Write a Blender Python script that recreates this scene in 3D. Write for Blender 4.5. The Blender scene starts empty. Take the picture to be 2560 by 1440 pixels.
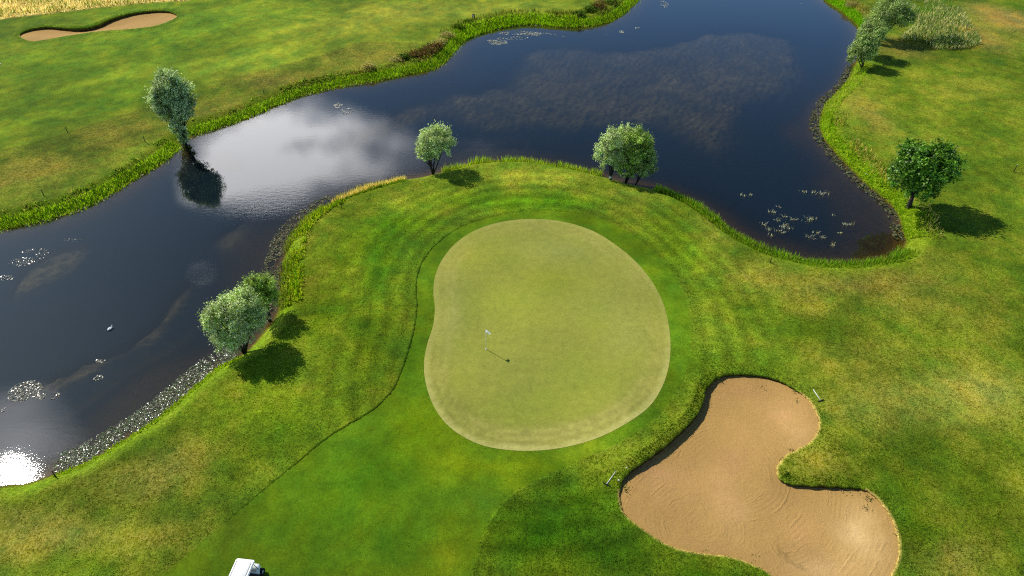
import bpy, bmesh, math, random
import numpy as np
from mathutils import Vector, Matrix, geometry
# ------------------------------------------------------------------ camera, sky, sun, exposure
SC = bpy.context.scene
COL = SC.collection
CAM_H = 39.0
cam = bpy.data.cameras.new('camera')
cam.lens = 24.0; cam.sensor_width = 36.0; cam.clip_end = 6000.0; cam.clip_start = 0.5
cam_o = bpy.data.objects.new('camera', cam); COL.objects.link(cam_o)
cam_o.location = (0, 0, CAM_H); cam_o.rotation_euler = (math.radians(90 - 40.5), 0, 0)
SC.camera = cam_o
SUN = Vector([-0.574,0.4606,0.6771]).normalized()           # direction towards the sun
SUN_EL = math.asin(SUN.z); SUN_AZ = math.atan2(SUN.x, SUN.y)
sl = bpy.data.lights.new('sun', 'SUN'); sl.energy = 4.9; sl.angle = math.radians(0.53); sl.color = (1.0, 0.955, 0.87)
so = bpy.data.objects.new('sun', sl); COL.objects.link(so)
so.rotation_euler = SUN.to_track_quat('Z', 'Y').to_euler(); so.location = SUN * 200
SC.view_settings.view_transform = 'Standard'; SC.view_settings.look = 'None'
SC.cycles.use_denoising = False; SC.cycles.filter_width = 1.1
SC.view_settings.exposure = 0.0; SC.view_settings.gamma = 1.0
# world: Nishita sky with a broken layer of cloud, two patches added as the sun's hazy glow (x/z, y/z plane of the layer)
CLOUDS_AND_GLOW = [[-0.816,1.763,0.082,0.187,0.9],[-0.741,1.963,0.176,0.189,0.75],[-0.636,1.696,0.193,0.177,0.8],[-0.401,1.718,0.172,0.124,0.42],[-0.522,1.937,0.187,0.119,0.3],[-0.719,1.59,0.098,0.081,0.5],[-0.717,1.222,0.022,0.02,0.5],[-0.85,0.735,0.092,0.06,0.5],[-0.928,0.825,0.097,0.067,0.42],[-0.036,1.835,0.24,0.123,0.2],[0.309,2.294,0.421,0.271,0.12],[-0.674,1.403,0.151,0.073,-1.3],[-0.797,1.631,0.066,0.084,0.45]]
W = bpy.data.worlds.new('World'); SC.world = W; W.use_nodes = True
wn = W.node_tree.nodes; wl = W.node_tree.links; wn.clear()
def N(nt, t, **kw):
    n = nt.nodes.new(t)
    for k, v in kw.items():
        if k == 'inp':
            for i, x in v.items(): n.inputs[i].default_value = x
        else: setattr(n, k, v)
    return n
def mathn(nt, op, a, b=None, clamp=False):
    n = nt.nodes.new('ShaderNodeMath'); n.operation = op; n.use_clamp = clamp
    for i, x in enumerate((a, b)):
        if x is None: continue
        if isinstance(x, (int, float)): n.inputs[i].default_value = x
        else: nt.links.new(x, n.inputs[i])
    return n.outputs[0]
def mixc(nt, fac, a, b, blend='MIX'):
    n = nt.nodes.new('ShaderNodeMix'); n.data_type = 'RGBA'; n.blend_type = blend; n.clamp_factor = True
    for s, x in ((n.inputs[0], fac), (n.inputs[6], a), (n.inputs[7], b)):
        if isinstance(x, (int, float)): s.default_value = x
        elif isinstance(x, (tuple, list)): s.default_value = tuple(x) + ((1,) if len(x) == 3 else ())
        else: nt.links.new(x, s)
    return n.outputs[2]
wt = W.node_tree
sky = N(wt, 'ShaderNodeTexSky', sky_type='NISHITA', sun_disc=False)
sky.sun_elevation = SUN_EL; sky.sun_rotation = SUN_AZ
sky.air_density = 1.0; sky.dust_density = 1.6; sky.ozone_density = 1.6; sky.altitude = 100
geo = N(wt, 'ShaderNodeTexCoord')
sep = N(wt, 'ShaderNodeSeparateXYZ'); wl.new(geo.outputs['Generated'], sep.inputs[0])
zc = mathn(wt, 'MAXIMUM', sep.outputs[2], 0.04)
cu = mathn(wt, 'DIVIDE', sep.outputs[0], zc); cv = mathn(wt, 'DIVIDE', sep.outputs[1], zc)
comb = N(wt, 'ShaderNodeCombineXYZ'); wl.new(cu, comb.inputs[0]); wl.new(cv, comb.inputs[1])
cn = N(wt, 'ShaderNodeTexNoise', inp={'Scale': 2.6, 'Detail': 6.0, 'Roughness': 0.55}); wl.new(comb.outputs[0], cn.inputs[0])
cn2 = N(wt, 'ShaderNodeTexNoise', inp={'Scale': 9.0, 'Detail': 4.0, 'Roughness': 0.6}); wl.new(comb.outputs[0], cn2.inputs[0])
dens = None
for (x, y, rx, ry, s) in CLOUDS_AND_GLOW:
    a = mathn(wt, 'DIVIDE', mathn(wt, 'SUBTRACT', cu, x), rx); b = mathn(wt, 'DIVIDE', mathn(wt, 'SUBTRACT', cv, y), ry)
    g = mathn(wt, 'ADD', mathn(wt, 'MULTIPLY', a, a), mathn(wt, 'MULTIPLY', b, b))
    e = mathn(wt, 'MULTIPLY', mathn(wt, 'POWER', 2.718, mathn(wt, 'MULTIPLY', g, -0.8)), s)
    dens = e if dens is None else mathn(wt, 'ADD', dens, e)
nz = mathn(wt, 'ADD', mathn(wt, 'MULTIPLY', mathn(wt, 'SUBTRACT', cn.outputs[0], 0.5), 1.5), mathn(wt, 'MULTIPLY', mathn(wt, 'SUBTRACT', cn2.outputs[0], 0.5), 0.9))
far = mathn(wt, 'MULTIPLY', mathn(wt, 'SUBTRACT', mathn(wt, 'ADD', mathn(wt, 'MULTIPLY', cu, cu), mathn(wt, 'MULTIPLY', cv, cv)), 14.0), 0.03, True)
dn = mathn(wt, 'ADD', mathn(wt, 'MULTIPLY', mathn(wt, 'MAXIMUM', mathn(wt, 'SUBTRACT', mathn(wt, 'MULTIPLY', dens, mathn(wt, 'ADD', mathn(wt, 'MULTIPLY', nz, 1.35), 1.0)), 0.22), 0.0), 1.45), mathn(wt, 'MULTIPLY', mathn(wt, 'MULTIPLY', far, 0.12), mathn(wt, 'ADD', nz, 0.2)), True)
skyt = mixc(wt, 1.0, sky.outputs[0], (0.78, 1.08, 1.38), 'MULTIPLY')
hz_ = mathn(wt, 'ADD', mathn(wt, 'MULTIPLY', mathn(wt, 'POWER', mathn(wt, 'SUBTRACT', 1.0, mathn(wt, 'MAXIMUM', sep.outputs[2], 0.0)), 3.0), 5.6), 0.60)
hzc = N(wt, 'ShaderNodeCombineColor')
for i_ in range(3): wl.new(hz_, hzc.inputs[i_])
skyt = mixc(wt, 1.0, skyt, hzc.outputs[0], 'MULTIPLY')
cm = mixc(wt, dn, skyt, (112.0, 112.0, 115.0))
bg = N(wt, 'ShaderNodeBackground', inp={'Strength': 0.05}); wl.new(cm, bg.inputs[0])
wo = N(wt, 'ShaderNodeOutputWorld'); wl.new(bg.outputs[0], wo.inputs[0])

# ---- surveyed outlines and positions, in metres on the ground (x right, y ahead of the camera) ----
SHORE=[[-71.45,46.83],[-60.99,52.48],[-51.33,55.85],[-48.09,57.31],[-45.1,59.57],[-43.31,62.09],[-42.01,65.08],[-40.34,68.71],[-39.61,71.66],[-39.1,74.19],[-38.67,75.7],[-36.74,77.26],[-34.44,79.51],[-31.35,83.12],[-28.52,86.6],[-23.72,89.64],[-20.35,90.95],[-17.05,92.57],[-11.29,95.77],[-9.56,99.15],[-8.45,103.34],[-7.0,107.29],[-3.87,110.59],[0.46,113.12],[3.75,113.67],[8.11,112.57],[12.52,112.93],[16.06,114.79],[18.67,118.25],[21.16,123.12],[22.6,126.33],[26.78,140.07],[35.77,156.99],[51.03,166.75],[58.67,153.95],[56.96,136.29],[55.7,125.9],[56.37,121.46],[56.66,116.69],[56.47,112.02],[54.95,106.79],[52.75,102.23],[50.28,97.37],[47.97,93.11],[45.78,89.64],[43.31,86.6],[41.26,83.94],[39.52,80.73],[38.27,77.68],[37.82,74.39],[37.89,71.47],[38.14,68.98],[38.48,66.26],[38.81,64.25],[39.34,62.32],[39.78,60.32],[39.73,58.25],[39.05,55.64],[38.39,53.58],[36.66,51.54],[33.76,50.49],[31.57,50.19],[28.45,50.31],[26.73,50.92],[25.05,51.66],[23.59,52.93],[22.49,54.23],[21.56,55.78],[20.61,57.6],[19.6,59.42],[17.89,61.46],[16.01,62.96],[13.99,63.93],[12.12,64.75],[10.04,66.01],[7.15,67.47],[3.39,68.8],[-0.46,69.25],[-4.31,68.71],[-6.57,67.56],[-8.74,66.43],[-10.19,65.75],[-12.34,65.08],[-14.39,64.01],[-17.02,62.32],[-19.0,60.62],[-20.79,58.25],[-21.72,55.78],[-21.94,53.45],[-21.68,50.92],[-21.22,48.54],[-20.65,45.74],[-20.32,43.12],[-20.8,41.15],[-21.43,39.28],[-22.2,38.06],[-23.35,37.15],[-24.49,35.14],[-25.5,33.16],[-26.61,31.48],[-27.94,29.95],[-29.53,28.25],[-31.34,27.21],[-32.78,26.49],[-34.45,26.24],[-36.83,24.88],[-42.84,22.39],[-53.65,21.07]]
GREEN=[[1.6,56.23],[4.77,55.88],[7.81,54.32],[9.88,51.98],[11.42,49.35],[12.49,46.32],[12.97,43.3],[12.89,40.12],[12.34,36.98],[11.49,34.58],[10.26,32.48],[8.89,31.08],[7.03,29.85],[5.0,29.06],[2.76,28.59],[0.55,28.46],[-1.66,28.79],[-3.36,29.61],[-4.71,30.8],[-5.81,32.56],[-6.55,34.7],[-6.87,36.77],[-6.81,38.74],[-6.54,40.83],[-6.57,43.04],[-6.88,45.13],[-6.9,47.32],[-6.47,49.65],[-5.51,51.98],[-3.89,54.05],[-1.39,55.61]]
APRON=[[1.62,57.72],[4.86,57.57],[8.03,56.79],[10.97,54.59],[13.03,51.48],[14.47,47.89],[15.0,44.07],[14.62,40.12],[13.8,36.77],[12.69,34.5],[11.39,32.56],[10.34,31.16],[8.71,29.74],[7.2,28.83],[5.46,28.0],[3.22,26.97],[1.72,26.16],[0.26,25.31],[-0.9,24.09],[-1.62,22.64],[-2.13,21.05],[-2.47,19.55],[-2.73,17.68],[-2.79,14.9],[-24.27,14.9],[-22.26,17.68],[-20.06,20.29],[-18.4,22.5],[-16.95,24.32],[-15.62,26.1],[-14.59,27.35],[-13.34,29.06],[-11.93,30.44],[-10.81,31.37],[-9.8,32.37],[-8.92,33.9],[-8.52,35.72],[-8.26,37.41],[-8.06,39.66],[-7.99,42.04],[-8.17,44.07],[-8.43,46.21],[-8.38,48.47],[-7.85,50.55],[-6.71,52.75],[-5.1,54.72],[-2.4,56.44]]
BUNKER=[[17.16,35.47],[18.97,35.35],[20.34,34.82],[21.29,33.98],[21.94,32.79],[22.01,31.45],[21.65,30.2],[20.89,29.2],[19.86,28.59],[18.71,28.0],[18.01,27.29],[17.76,26.72],[17.91,26.16],[18.58,25.86],[20.52,25.73],[22.05,25.61],[23.03,25.43],[23.66,24.72],[23.96,23.6],[23.88,22.23],[23.41,20.92],[22.65,19.92],[21.61,18.83],[19.68,17.45],[17.41,16.79],[16.04,18.13],[15.34,19.67],[14.34,20.34],[13.03,20.85],[11.61,21.0],[10.21,21.26],[9.09,21.83],[7.99,22.74],[7.15,23.6],[6.94,24.61],[7.09,25.64],[7.58,26.41],[8.94,27.51],[10.34,28.59],[11.85,30.02],[13.11,31.34],[13.94,32.56],[14.39,33.71],[14.97,34.58],[15.88,35.23]]
BUNKER_LIP=[0.24,0.24,0.22,0.18,0.12,0.1,0.1,0.08,0.06,0.06,0.08,0.14,0.22,0.3,0.3,0.26,0.16,0.1,0.1,0.08,0.07,0.06,0.05,0.05,0.05,0.05,0.05,0.05,0.05,0.05,0.05,0.05,0.06,0.08,0.1,0.2,0.34,0.44,0.48,0.5,0.5,0.5,0.48,0.4,0.3]
FAR_BUNKER=[[-76.59,106.45],[-76.59,107.82],[-75.79,109.05],[-73.94,109.75],[-71.85,109.4],[-69.45,109.05],[-67.72,109.4],[-66.47,110.83],[-65.77,112.84],[-64.64,114.72],[-62.72,116.45],[-60.11,117.43],[-57.61,117.04],[-55.69,115.49],[-55.19,114.34],[-55.53,112.47],[-56.94,110.29],[-59.62,109.05],[-63.11,108.34],[-66.41,107.31],[-69.32,105.61],[-71.2,104.45],[-72.91,103.63],[-74.48,104.28],[-75.92,105.44]]
FAR_LIP=[0.2,0.3,0.35,0.4,0.45,0.5,0.55,0.55,0.5,0.45,0.4,0.4,0.35,0.25,0.1,0.05,0.05,0.05,0.05,0.05,0.05,0.05,0.05,0.05,0.05]
WEEDS=[[[-2.27,93.11],[1.24,105.12],[8.79,106.79],[17.48,105.95],[26.86,109.36],[37.13,112.02],[44.49,108.49],[43.75,100.36],[40.39,91.75],[35.69,85.38],[31.02,81.86],[28.31,75.4],[24.99,67.82],[22.66,69.62],[20.31,74.39],[16.91,77.47],[5.91,76.42],[-3.94,76.42],[-9.04,78.53],[-13.67,75.4],[-17.89,71.47],[-23.43,66.95],[-20.89,77.47],[-17.23,83.01],[-9.79,87.85]],[[-5.91,67.82],[-1.86,70.08],[5.65,71.47],[10.31,71.0],[9.67,74.39],[-6.32,74.89],[-9.41,71.47]],[[-45.11,46.83],[-45.44,51.54],[-43.72,53.45],[-41.29,54.1],[-40.65,50.31],[-42.08,47.96],[-44.14,45.74]],[[-29.27,47.96],[-28.92,45.47],[-29.12,43.63],[-29.21,41.63],[-29.82,40.2],[-30.93,38.91],[-32.02,37.71],[-33.02,36.42],[-34.09,35.38],[-35.73,34.37],[-37.93,33.39],[-38.73,35.38],[-36.37,36.21],[-34.59,37.71],[-32.72,39.28],[-31.21,41.15],[-30.45,42.62],[-30.21,44.67],[-29.95,46.83]],[[-28.51,54.1],[-28.17,56.82],[-27.61,59.71],[-26.35,61.23],[-26.56,58.97],[-27.36,56.13],[-27.71,53.45]]]
SHALLOW=[[-23.42,47.96,5.5],[-26.74,54.1,4.5],[35.48,76.42,4],[36.1,58.97,5],[35.52,53.45,5],[20.27,56.82,3],[-27.59,36.21,4],[-29.16,32.63,3.5],[25.96,52.8,3.5],[35.14,64.42,4]]
DABS=[[-56.085,83.245,15.579,9.214,0.0976,0.1946,0.0116,0.6],[-38.136,96.376,9.823,6.104,0.2705,0.3712,0.0395,0.75],[-40.51,111.009,16.075,7.536,0.15,0.2542,0.0262,0.6],[-52.626,100.912,11.96,6.739,0.107,0.2051,0.0116,0.6],[-24.434,111.009,12.86,9.212,0.2159,0.2542,0.0382,0.6],[-5.416,118.628,16.924,5.022,0.2232,0.2705,0.0452,0.6],[-51.832,65.277,6.589,4.778,0.15,0.1441,0.0168,0.6],[-47.079,74.511,5.765,4.414,0.162,0.162,0.016,0.6],[-31.726,89.46,8.205,3.383,0.1812,0.162,0.0262,0.6],[-22.207,97.854,7.013,3.793,0.1946,0.1946,0.0296,0.5],[-67.026,96.376,6.934,6.592,0.0887,0.1878,0.008,0.5],[-66.23,111.009,10.288,7.983,0.0976,0.1812,0.0097,0.5],[-18.708,116.649,8.018,3.94,0.2623,0.2831,0.0529,0.4],[-52.084,111.009,10.288,7.714,0.0931,0.1878,0.0116,0.5],[-36.648,80.932,7.635,2.978,0.1746,0.162,0.0212,0.5],[-34.743,116.649,8.018,5.018,0.1144,0.2232,0.0168,0.4],[-15.524,49.647,3.696,7.353,0.1441,0.2159,0.0044,0.7],[-11.913,50.249,1.861,6.783,0.0723,0.2159,0.003,0.6],[-11.63,39.197,3.23,5.582,0.0887,0.162,0.0037,0.7],[-19.219,54.722,2.353,4.143,0.1946,0.2384,0.016,0.6],[-9.531,59.701,6.216,1.889,0.2307,0.305,0.0212,0.6],[0.871,64.44,9.581,1.827,0.2623,0.3278,0.0319,0.75],[11.603,59.701,4.144,1.894,0.2789,0.2874,0.0482,0.6],[2.889,59.327,9.493,1.492,0.0887,0.2623,0.003,0.7],[15.867,51.48,3.022,5.101,0.0908,0.2232,0.007,0.6],[20.003,54.722,2.746,4.151,0.2307,0.2623,0.0343,0.6],[22.431,47.891,3.618,2.379,0.2159,0.2307,0.0343,0.5],[-12.27,52.748,2.301,3.907,0.0887,0.2159,0.007,0.5],[-10.672,55.401,3.557,2.067,0.0976,0.2623,0.0037,0.5],[-18.297,45.663,1.407,4.463,0.1878,0.2232,0.0048,0.6],[-16.011,41.554,2.001,2.992,0.1022,0.2159,0.003,0.6],[-16.641,31.085,4.304,2.982,0.0887,0.1946,0.0044,0.6],[-21.77,29.333,3.349,2.168,0.1329,0.162,0.0091,0.5],[-24.617,26.1,3.97,1.993,0.162,0.1559,0.0232,0.6],[-28.526,22.364,4.217,1.817,0.3325,0.2874,0.0685,0.62],[-22.853,27.034,2.151,1.692,0.2542,0.2307,0.0578,0.4],[-20.588,22.364,3.225,2.012,0.1683,0.1746,0.0232,0.5],[-25.913,20.541,2.399,1.119,0.0723,0.1683,0.0052,0.5],[-14.599,23.184,4.027,2.582,0.0762,0.162,0.0091,0.65],[-17.774,22.096,2.222,1.401,0.117,0.162,0.016,0.5],[-15.835,20.541,2.879,1.051,0.0887,0.162,0.0103,0.5],[-31.167,24.028,1.788,0.813,0.2016,0.162,0.0296,0.35],[-25.161,24.315,3.081,0.945,0.117,0.1559,0.0097,0.5],[-19.336,34.499,2.719,2.912,0.1274,0.2159,0.0037,0.5],[-21.252,32.938,2.952,2.405,0.1413,0.2051,0.006,0.5],[-20.443,20.042,2.852,1.06,0.1274,0.15,0.0116,0.5],[-6.49,30.022,2.54,2.807,0.1384,0.2307,0.0024,0.7],[-3.504,27.193,4.043,1.275,0.162,0.2307,0.0044,0.6],[-10.058,26.1,3.97,3.118,0.0578,0.1683,0.0052,0.6],[-6.879,21.831,3.685,2.133,0.0513,0.1384,0.007,0.5],[-4.079,20.541,1.44,1.517,0.162,0.2159,0.0091,0.55],[0.541,27.352,4.054,0.799,0.162,0.2705,0.008,0.6],[-12.001,29.333,2.233,1.389,0.0802,0.2159,0.016,0.5],[-1.359,27.673,1.63,0.646,0.0685,0.1946,0.0176,0.4],[-1.548,24.605,1.548,1.166,0.0762,0.1878,0.0212,0.5],[4.668,28.326,2.746,0.662,0.2051,0.2705,0.0176,0.5],[-7.83,36.983,0.94,3.899,0.0723,0.1812,0.006,0.5],[-8.19,50.249,1.489,4.277,0.0887,0.2086,0.0103,0.5],[14.041,43.554,0.959,6.301,0.0931,0.2016,0.0116,0.6],[12.841,36.983,0.877,3.499,0.0976,0.2086,0.0144,0.6],[1.736,22.364,4.713,3.244,0.0273,0.0976,0.0018,0.9],[5.187,24.898,3.112,1.775,0.0343,0.117,0.003,0.8],[9.701,30.726,1.712,2.526,0.0545,0.1221,0.007,0.75],[14.233,36.135,1.547,2.569,0.0612,0.15,0.007,0.6],[11.858,19.919,2.134,0.757,0.0369,0.1274,0.0012,0.8],[6.782,21.05,2.906,1.553,0.0369,0.107,0.003,0.7],[14.602,19.552,1.413,0.756,0.0423,0.1274,0.0024,0.7],[30.823,46.209,7.086,1.532,0.2623,0.1812,0.0452,0.5],[35.166,44.071,6.895,2.86,0.1946,0.1946,0.0273,0.4],[25.999,37.852,5.707,2.814,0.1946,0.2384,0.0232,0.5],[29.054,32.559,5.869,2.475,0.2874,0.2961,0.0545,0.6],[35.348,34.499,3.021,2.254,0.2961,0.305,0.0844,0.5],[23.556,40.122,2.617,2.462,0.0578,0.15,0.0044,0.55],[19.418,36.983,3.132,2.229,0.0685,0.162,0.006,0.5],[30.431,27.673,4.076,3.621,0.117,0.1683,0.0103,0.5],[26.392,20.541,2.879,1.403,0.2232,0.1878,0.0395,0.5],[23.639,27.673,3.26,2.081,0.0976,0.1441,0.008,0.5],[30.708,23.184,1.51,3.163,0.0844,0.1329,0.007,0.5],[39.026,41.554,3.336,4.404,0.1119,0.15,0.013,0.5],[19.263,42.541,2.366,3.099,0.0887,0.1946,0.0116,0.5],[39.091,50.249,2.606,2.681,0.15,0.1746,0.0212,0.5],[26.37,43.554,4.11,2.172,0.162,0.1812,0.0212,0.4],[21.397,26.719,2.942,0.997,0.1221,0.1384,0.0091,0.5],[20.106,27.673,1.359,0.851,0.2542,0.2384,0.0319,0.5],[25.053,22.364,1.488,1.773,0.0482,0.1221,0.0024,0.6],[24.897,24.898,1.556,1.281,0.0648,0.1274,0.0052,0.6],[30.379,36.983,4.698,1.872,0.1384,0.162,0.016,0.4],[55.566,83.245,7.79,7.873,0.1559,0.2307,0.013,0.5],[44.918,78.708,2.495,5.886,0.2423,0.1946,0.0452,0.6],[80.606,113.775,4.587,6.439,0.4342,0.2623,0.1022,0.75],[71.885,105.778,3.718,5.683,0.3763,0.2542,0.0844,0.6],[55.173,72.529,4.716,8.827,0.1119,0.1683,0.0103,0.5],[57.01,92.136,6.707,4.51,0.1384,0.2232,0.013,0.5],[45.832,49.647,2.218,5.482,0.0976,0.1683,0.013,0.5],[49.464,75.531,4.849,4.528,0.117,0.1746,0.0116,0.4],[42.177,52.748,4.601,2.868,0.1274,0.1878,0.0144,0.5],[86.438,120.66,4.116,3.544,0.1144,0.2232,0.013,0.5],[58.606,100.912,4.784,4.273,0.305,0.2307,0.0648,0.5],[58.128,116.649,2.673,4.193,0.305,0.2623,0.0704,0.5],[61.056,86.896,5.356,4.228,0.1878,0.2307,0.0212,0.5],[29.221,32.938,5.018,2.085,0.3712,0.3916,0.0578,0.75],[25.209,37.415,4.096,1.846,0.2623,0.2961,0.0273,0.55],[34.84,34.101,2.703,1.778,0.2961,0.305,0.0723,0.5]]
ANCH={"upper_west":[[-53.33,55.17],[-39.36,72.91]],"upper_mid":[[-38.81,75.4],[-22.76,90.43]],"upper_east":[[-23.77,89.9],[23.07,127.65]],"tip":[[-8.09,66.69],[10.04,66.01]],"gold":[[-11.96,65.25],[-19.0,60.62]],"west_bank":[[-18.64,60.92],[-20.31,43.38]],"west_low":[[-21.94,38.24],[-31.34,27.21]],"south":[[15.62,63.2],[37.45,52.48]],"east":[[38.62,54.1],[39.52,80.73]],"east_up":[[39.52,80.73],[49.83,96.64]],"far_east":[[55.97,110.23],[55.94,127.21]],"far_west":[[-7.49,105.95],[10.47,112.75]]}
MOW=[[-18.03,22.91],[-17.85,23.15],[-17.57,23.5],[-17.26,23.9],[-16.95,24.32],[-16.62,24.74],[-16.28,25.21],[-15.94,25.68],[-15.62,26.1],[-15.34,26.44],[-15.1,26.73],[-14.86,27.02],[-14.59,27.35],[-14.3,27.75],[-13.99,28.19],[-13.67,28.64],[-13.34,29.06],[-12.99,29.44],[-12.63,29.8],[-12.27,30.14],[-11.93,30.44],[-11.63,30.71],[-11.34,30.93],[-11.07,31.15],[-10.81,31.37],[-10.54,31.61],[-10.29,31.84],[-10.04,32.08],[-9.8,32.37],[-9.56,32.71],[-9.33,33.09],[-9.11,33.49],[-8.92,33.9],[-8.79,34.34],[-8.68,34.8],[-8.6,35.27],[-8.52,35.72],[-8.44,36.14],[-8.37,36.54],[-8.31,36.96],[-8.26,37.41],[-8.2,37.93],[-8.15,38.49],[-8.1,39.07],[-8.06,39.66],[-8.03,40.25],[-8.0,40.86],[-7.99,41.47],[-7.99,42.04],[-8.02,42.58],[-8.06,43.08],[-8.11,43.57],[-8.17,44.07],[-8.24,44.59],[-8.32,45.13],[-8.39,45.66],[-8.43,46.21],[-8.45,46.77],[-8.46,47.34],[-8.43,47.91],[-8.38,48.47],[-8.3,49.0],[-8.18,49.52],[-8.03,50.03],[-7.85,50.55],[-7.62,51.1],[-7.35,51.66],[-7.04,52.21],[-6.71,52.75],[-6.37,53.26],[-6.0,53.76],[-5.59,54.25],[-5.1,54.72],[-4.53,55.18],[-3.9,55.62],[-3.19,56.05],[-2.4,56.44],[-1.47,56.82],[-0.43,57.19],[0.64,57.51],[1.62,57.72],[2.51,57.79],[3.35,57.76],[4.13,57.67],[4.86,57.57],[5.57,57.45],[6.26,57.28],[6.84,57.11],[7.24,57.0]]
ROUGH_EDGE=[[-2.46,19.31],[-2.41,19.62],[-2.33,20.07],[-2.23,20.58],[-2.13,21.05],[-2.02,21.46],[-1.9,21.86],[-1.77,22.25],[-1.62,22.64],[-1.46,23.01],[-1.3,23.38],[-1.11,23.74],[-0.9,24.09],[-0.64,24.42],[-0.36,24.74],[-0.06,25.04],[0.26,25.31],[0.6,25.55],[0.97,25.76],[1.35,25.96],[1.72,26.16],[2.08,26.36],[2.43,26.56],[2.8,26.75],[3.22,26.97],[3.78,27.23],[4.43,27.53],[5.04,27.81],[5.46,28.0]]
FAIRLINE=[[-60.68,68.32],[-59.0,70.15],[-55.54,72.33],[-51.4,76.57],[-47.88,79.81],[-43.71,83.48],[-39.18,88.81],[-32.96,94.22],[-28.05,97.85],[-23.13,103.3]]
MEADOW=[[-94.86,104.94],[-83.35,112.84],[-80.26,114.34],[-77.0,115.68],[-73.3,117.63],[-69.91,119.03],[-66.28,120.05],[-63.28,121.07],[-58.78,121.91],[-55.62,122.75],[-48.94,128.22],[-60.37,140.41],[-118.42,140.41]]
TALL_PATCH=[[60.06,104.94],[64.94,111.01],[67.7,118.63],[72.05,131.7],[82.5,136.57],[75.82,118.63],[73.77,111.92],[72.32,106.62],[70.39,102.18],[66.59,100.13],[63.24,100.6],[62.69,103.3]]
TREES=[{"name":"left_poplar","base":[-39.27,73.44,-1.02],"crowns":[[0.58,0.0,6.1,2.37,2.25,2.85],[-0.03,-0.6,5.9,1.82,1.73,2.08],[0.65,0.3,7.64,1.63,1.54,1.6],[0.76,0.4,4.84,1.94,1.85,1.93],[-1.44,0.2,4.93,1.2,1.14,1.44],[0.09,0.0,3.73,1.86,1.77,1.45],[-0.02,0.0,2.51,1.03,0.98,0.98],[-0.05,0.1,1.32,0.95,0.9,0.99],[0.07,0.0,0.53,0.72,0.68,0.6],[-1.21,0.1,4.68,1.11,1.05,1.44],[1.78,0.1,4.48,1.02,0.97,1.44]],"stems":1},{"name":"mid","base":[-8.86,66.36,-0.85],"crowns":[[0.75,0.0,4.17,1.9,1.8,1.71],[-0.32,0.3,3.04,1.4,1.33,1.36],[-0.66,-0.3,2.49,0.96,0.91,0.82],[1.45,0.2,3.29,1.31,1.24,1.27],[-0.04,0.2,2.01,1.06,1.0,0.73]],"stems":3},{"name":"pair_silver","base":[10.86,65.17,-0.75],"crowns":[[0.46,0.3,4.07,1.88,1.79,2.05],[-0.54,0.0,3.03,1.46,1.39,1.52],[1.31,0.8,4.75,0.94,0.89,1.15],[0.01,0.1,1.85,1.31,1.24,0.9]],"stems":4},{"name":"pair_green","base":[12.45,64.34,-0.9],"crowns":[[0.72,0.4,4.71,1.52,1.44,1.76],[0.62,0.2,2.82,1.71,1.63,1.6],[1.7,0.8,3.45,1.2,1.14,1.61],[0.2,0.2,1.59,1.3,1.24,0.81]],"stems":5},{"name":"pair_dark","base":[13.47,64.01,-0.95],"crowns":[[0.74,0.0,2.44,1.2,1.14,1.34],[1.29,0.4,2.94,0.68,0.65,1.07],[0.24,0.0,1.61,1.03,0.98,0.63]],"stems":3},{"name":"near_big","base":[-21.67,38.73,-0.9],"crowns":[[0.06,0.0,3.55,2.05,1.95,2.07],[-0.88,-0.6,3.91,1.29,1.22,1.47],[0.8,0.5,4.57,1.61,1.53,1.29],[-0.64,-0.6,1.97,1.38,1.31,1.05],[1.52,0.5,3.09,1.13,1.08,1.31]],"stems":4},{"name":"near_yellow","base":[-20.61,42.51,-0.9],"crowns":[[-0.15,0.0,3.33,1.38,1.31,1.3],[-0.15,0.3,2.01,1.21,1.15,1.25],[-0.48,-0.3,4.06,0.84,0.8,0.81]],"stems":3},{"name":"oak","base":[40.89,58.97,-0.5],"crowns":[[-0.2,0.0,4.72,2.84,2.7,2.14],[-2.17,-0.5,4.11,1.74,1.65,1.81],[1.79,0.3,4.55,1.83,1.74,1.9],[-1.05,0.8,5.83,1.97,1.87,1.15],[1.29,0.9,6.0,1.42,1.35,0.9],[-0.12,-0.6,2.79,1.84,1.75,1.0]],"stems":2},{"name":"north_big","base":[56.92,104.73,-0.6],"crowns":[[0.02,0.0,3.88,3.01,2.86,2.13],[-1.48,-0.5,3.28,2.17,2.06,1.75],[2.66,0.6,3.5,1.58,1.5,1.64],[0.53,1.0,5.31,2.65,2.51,1.13]],"stems":2},{"name":"north_mid","base":[53.33,98.16,-0.6],"crowns":[[-1.64,0.0,3.75,2.07,1.96,1.91],[-2.44,-0.4,3.44,1.38,1.31,1.31]],"stems":2},{"name":"north_small","base":[49.85,94.31,-0.8],"crowns":[[-0.44,0.0,3.01,2.13,2.02,1.75],[-1.62,-0.4,2.37,1.35,1.28,1.17],[-0.49,0.3,4.03,1.56,1.48,1.28]],"stems":3}]
STAKES=[[-53.32,74.41,0.0,0.69],[-42.99,71.94,-0.1,0.79],[-48.93,60.54,-0.2,0.71],[-32.79,85.33,-0.3,0.5],[-7.15,66.97,-0.7,0.99],[4.97,66.63,-0.6,0.73],[-17.4,58.23,-0.4,0.5],[54.99,65.19,0.0,0.85],[-30.74,26.71,-0.4,0.68],[-69.4,121.07,0.0,1.03],[23.71,49.19,-0.3,0.55]]
FLAG=[-2.07,38.23]
FLAG_H=2.15
STUMP=[-6.28,113.5]
RAKES=[[[6.2,25.7],[6.97,26.74],[6.0,25.82],[6.44,25.52]],[[22.72,32.82],[22.51,33.86],[22.53,32.74],[22.97,32.91]]]
STONES=[[7.66,26.91],[7.03,25.99],[39.32,65.73],[-73.08,94.93]]
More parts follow.
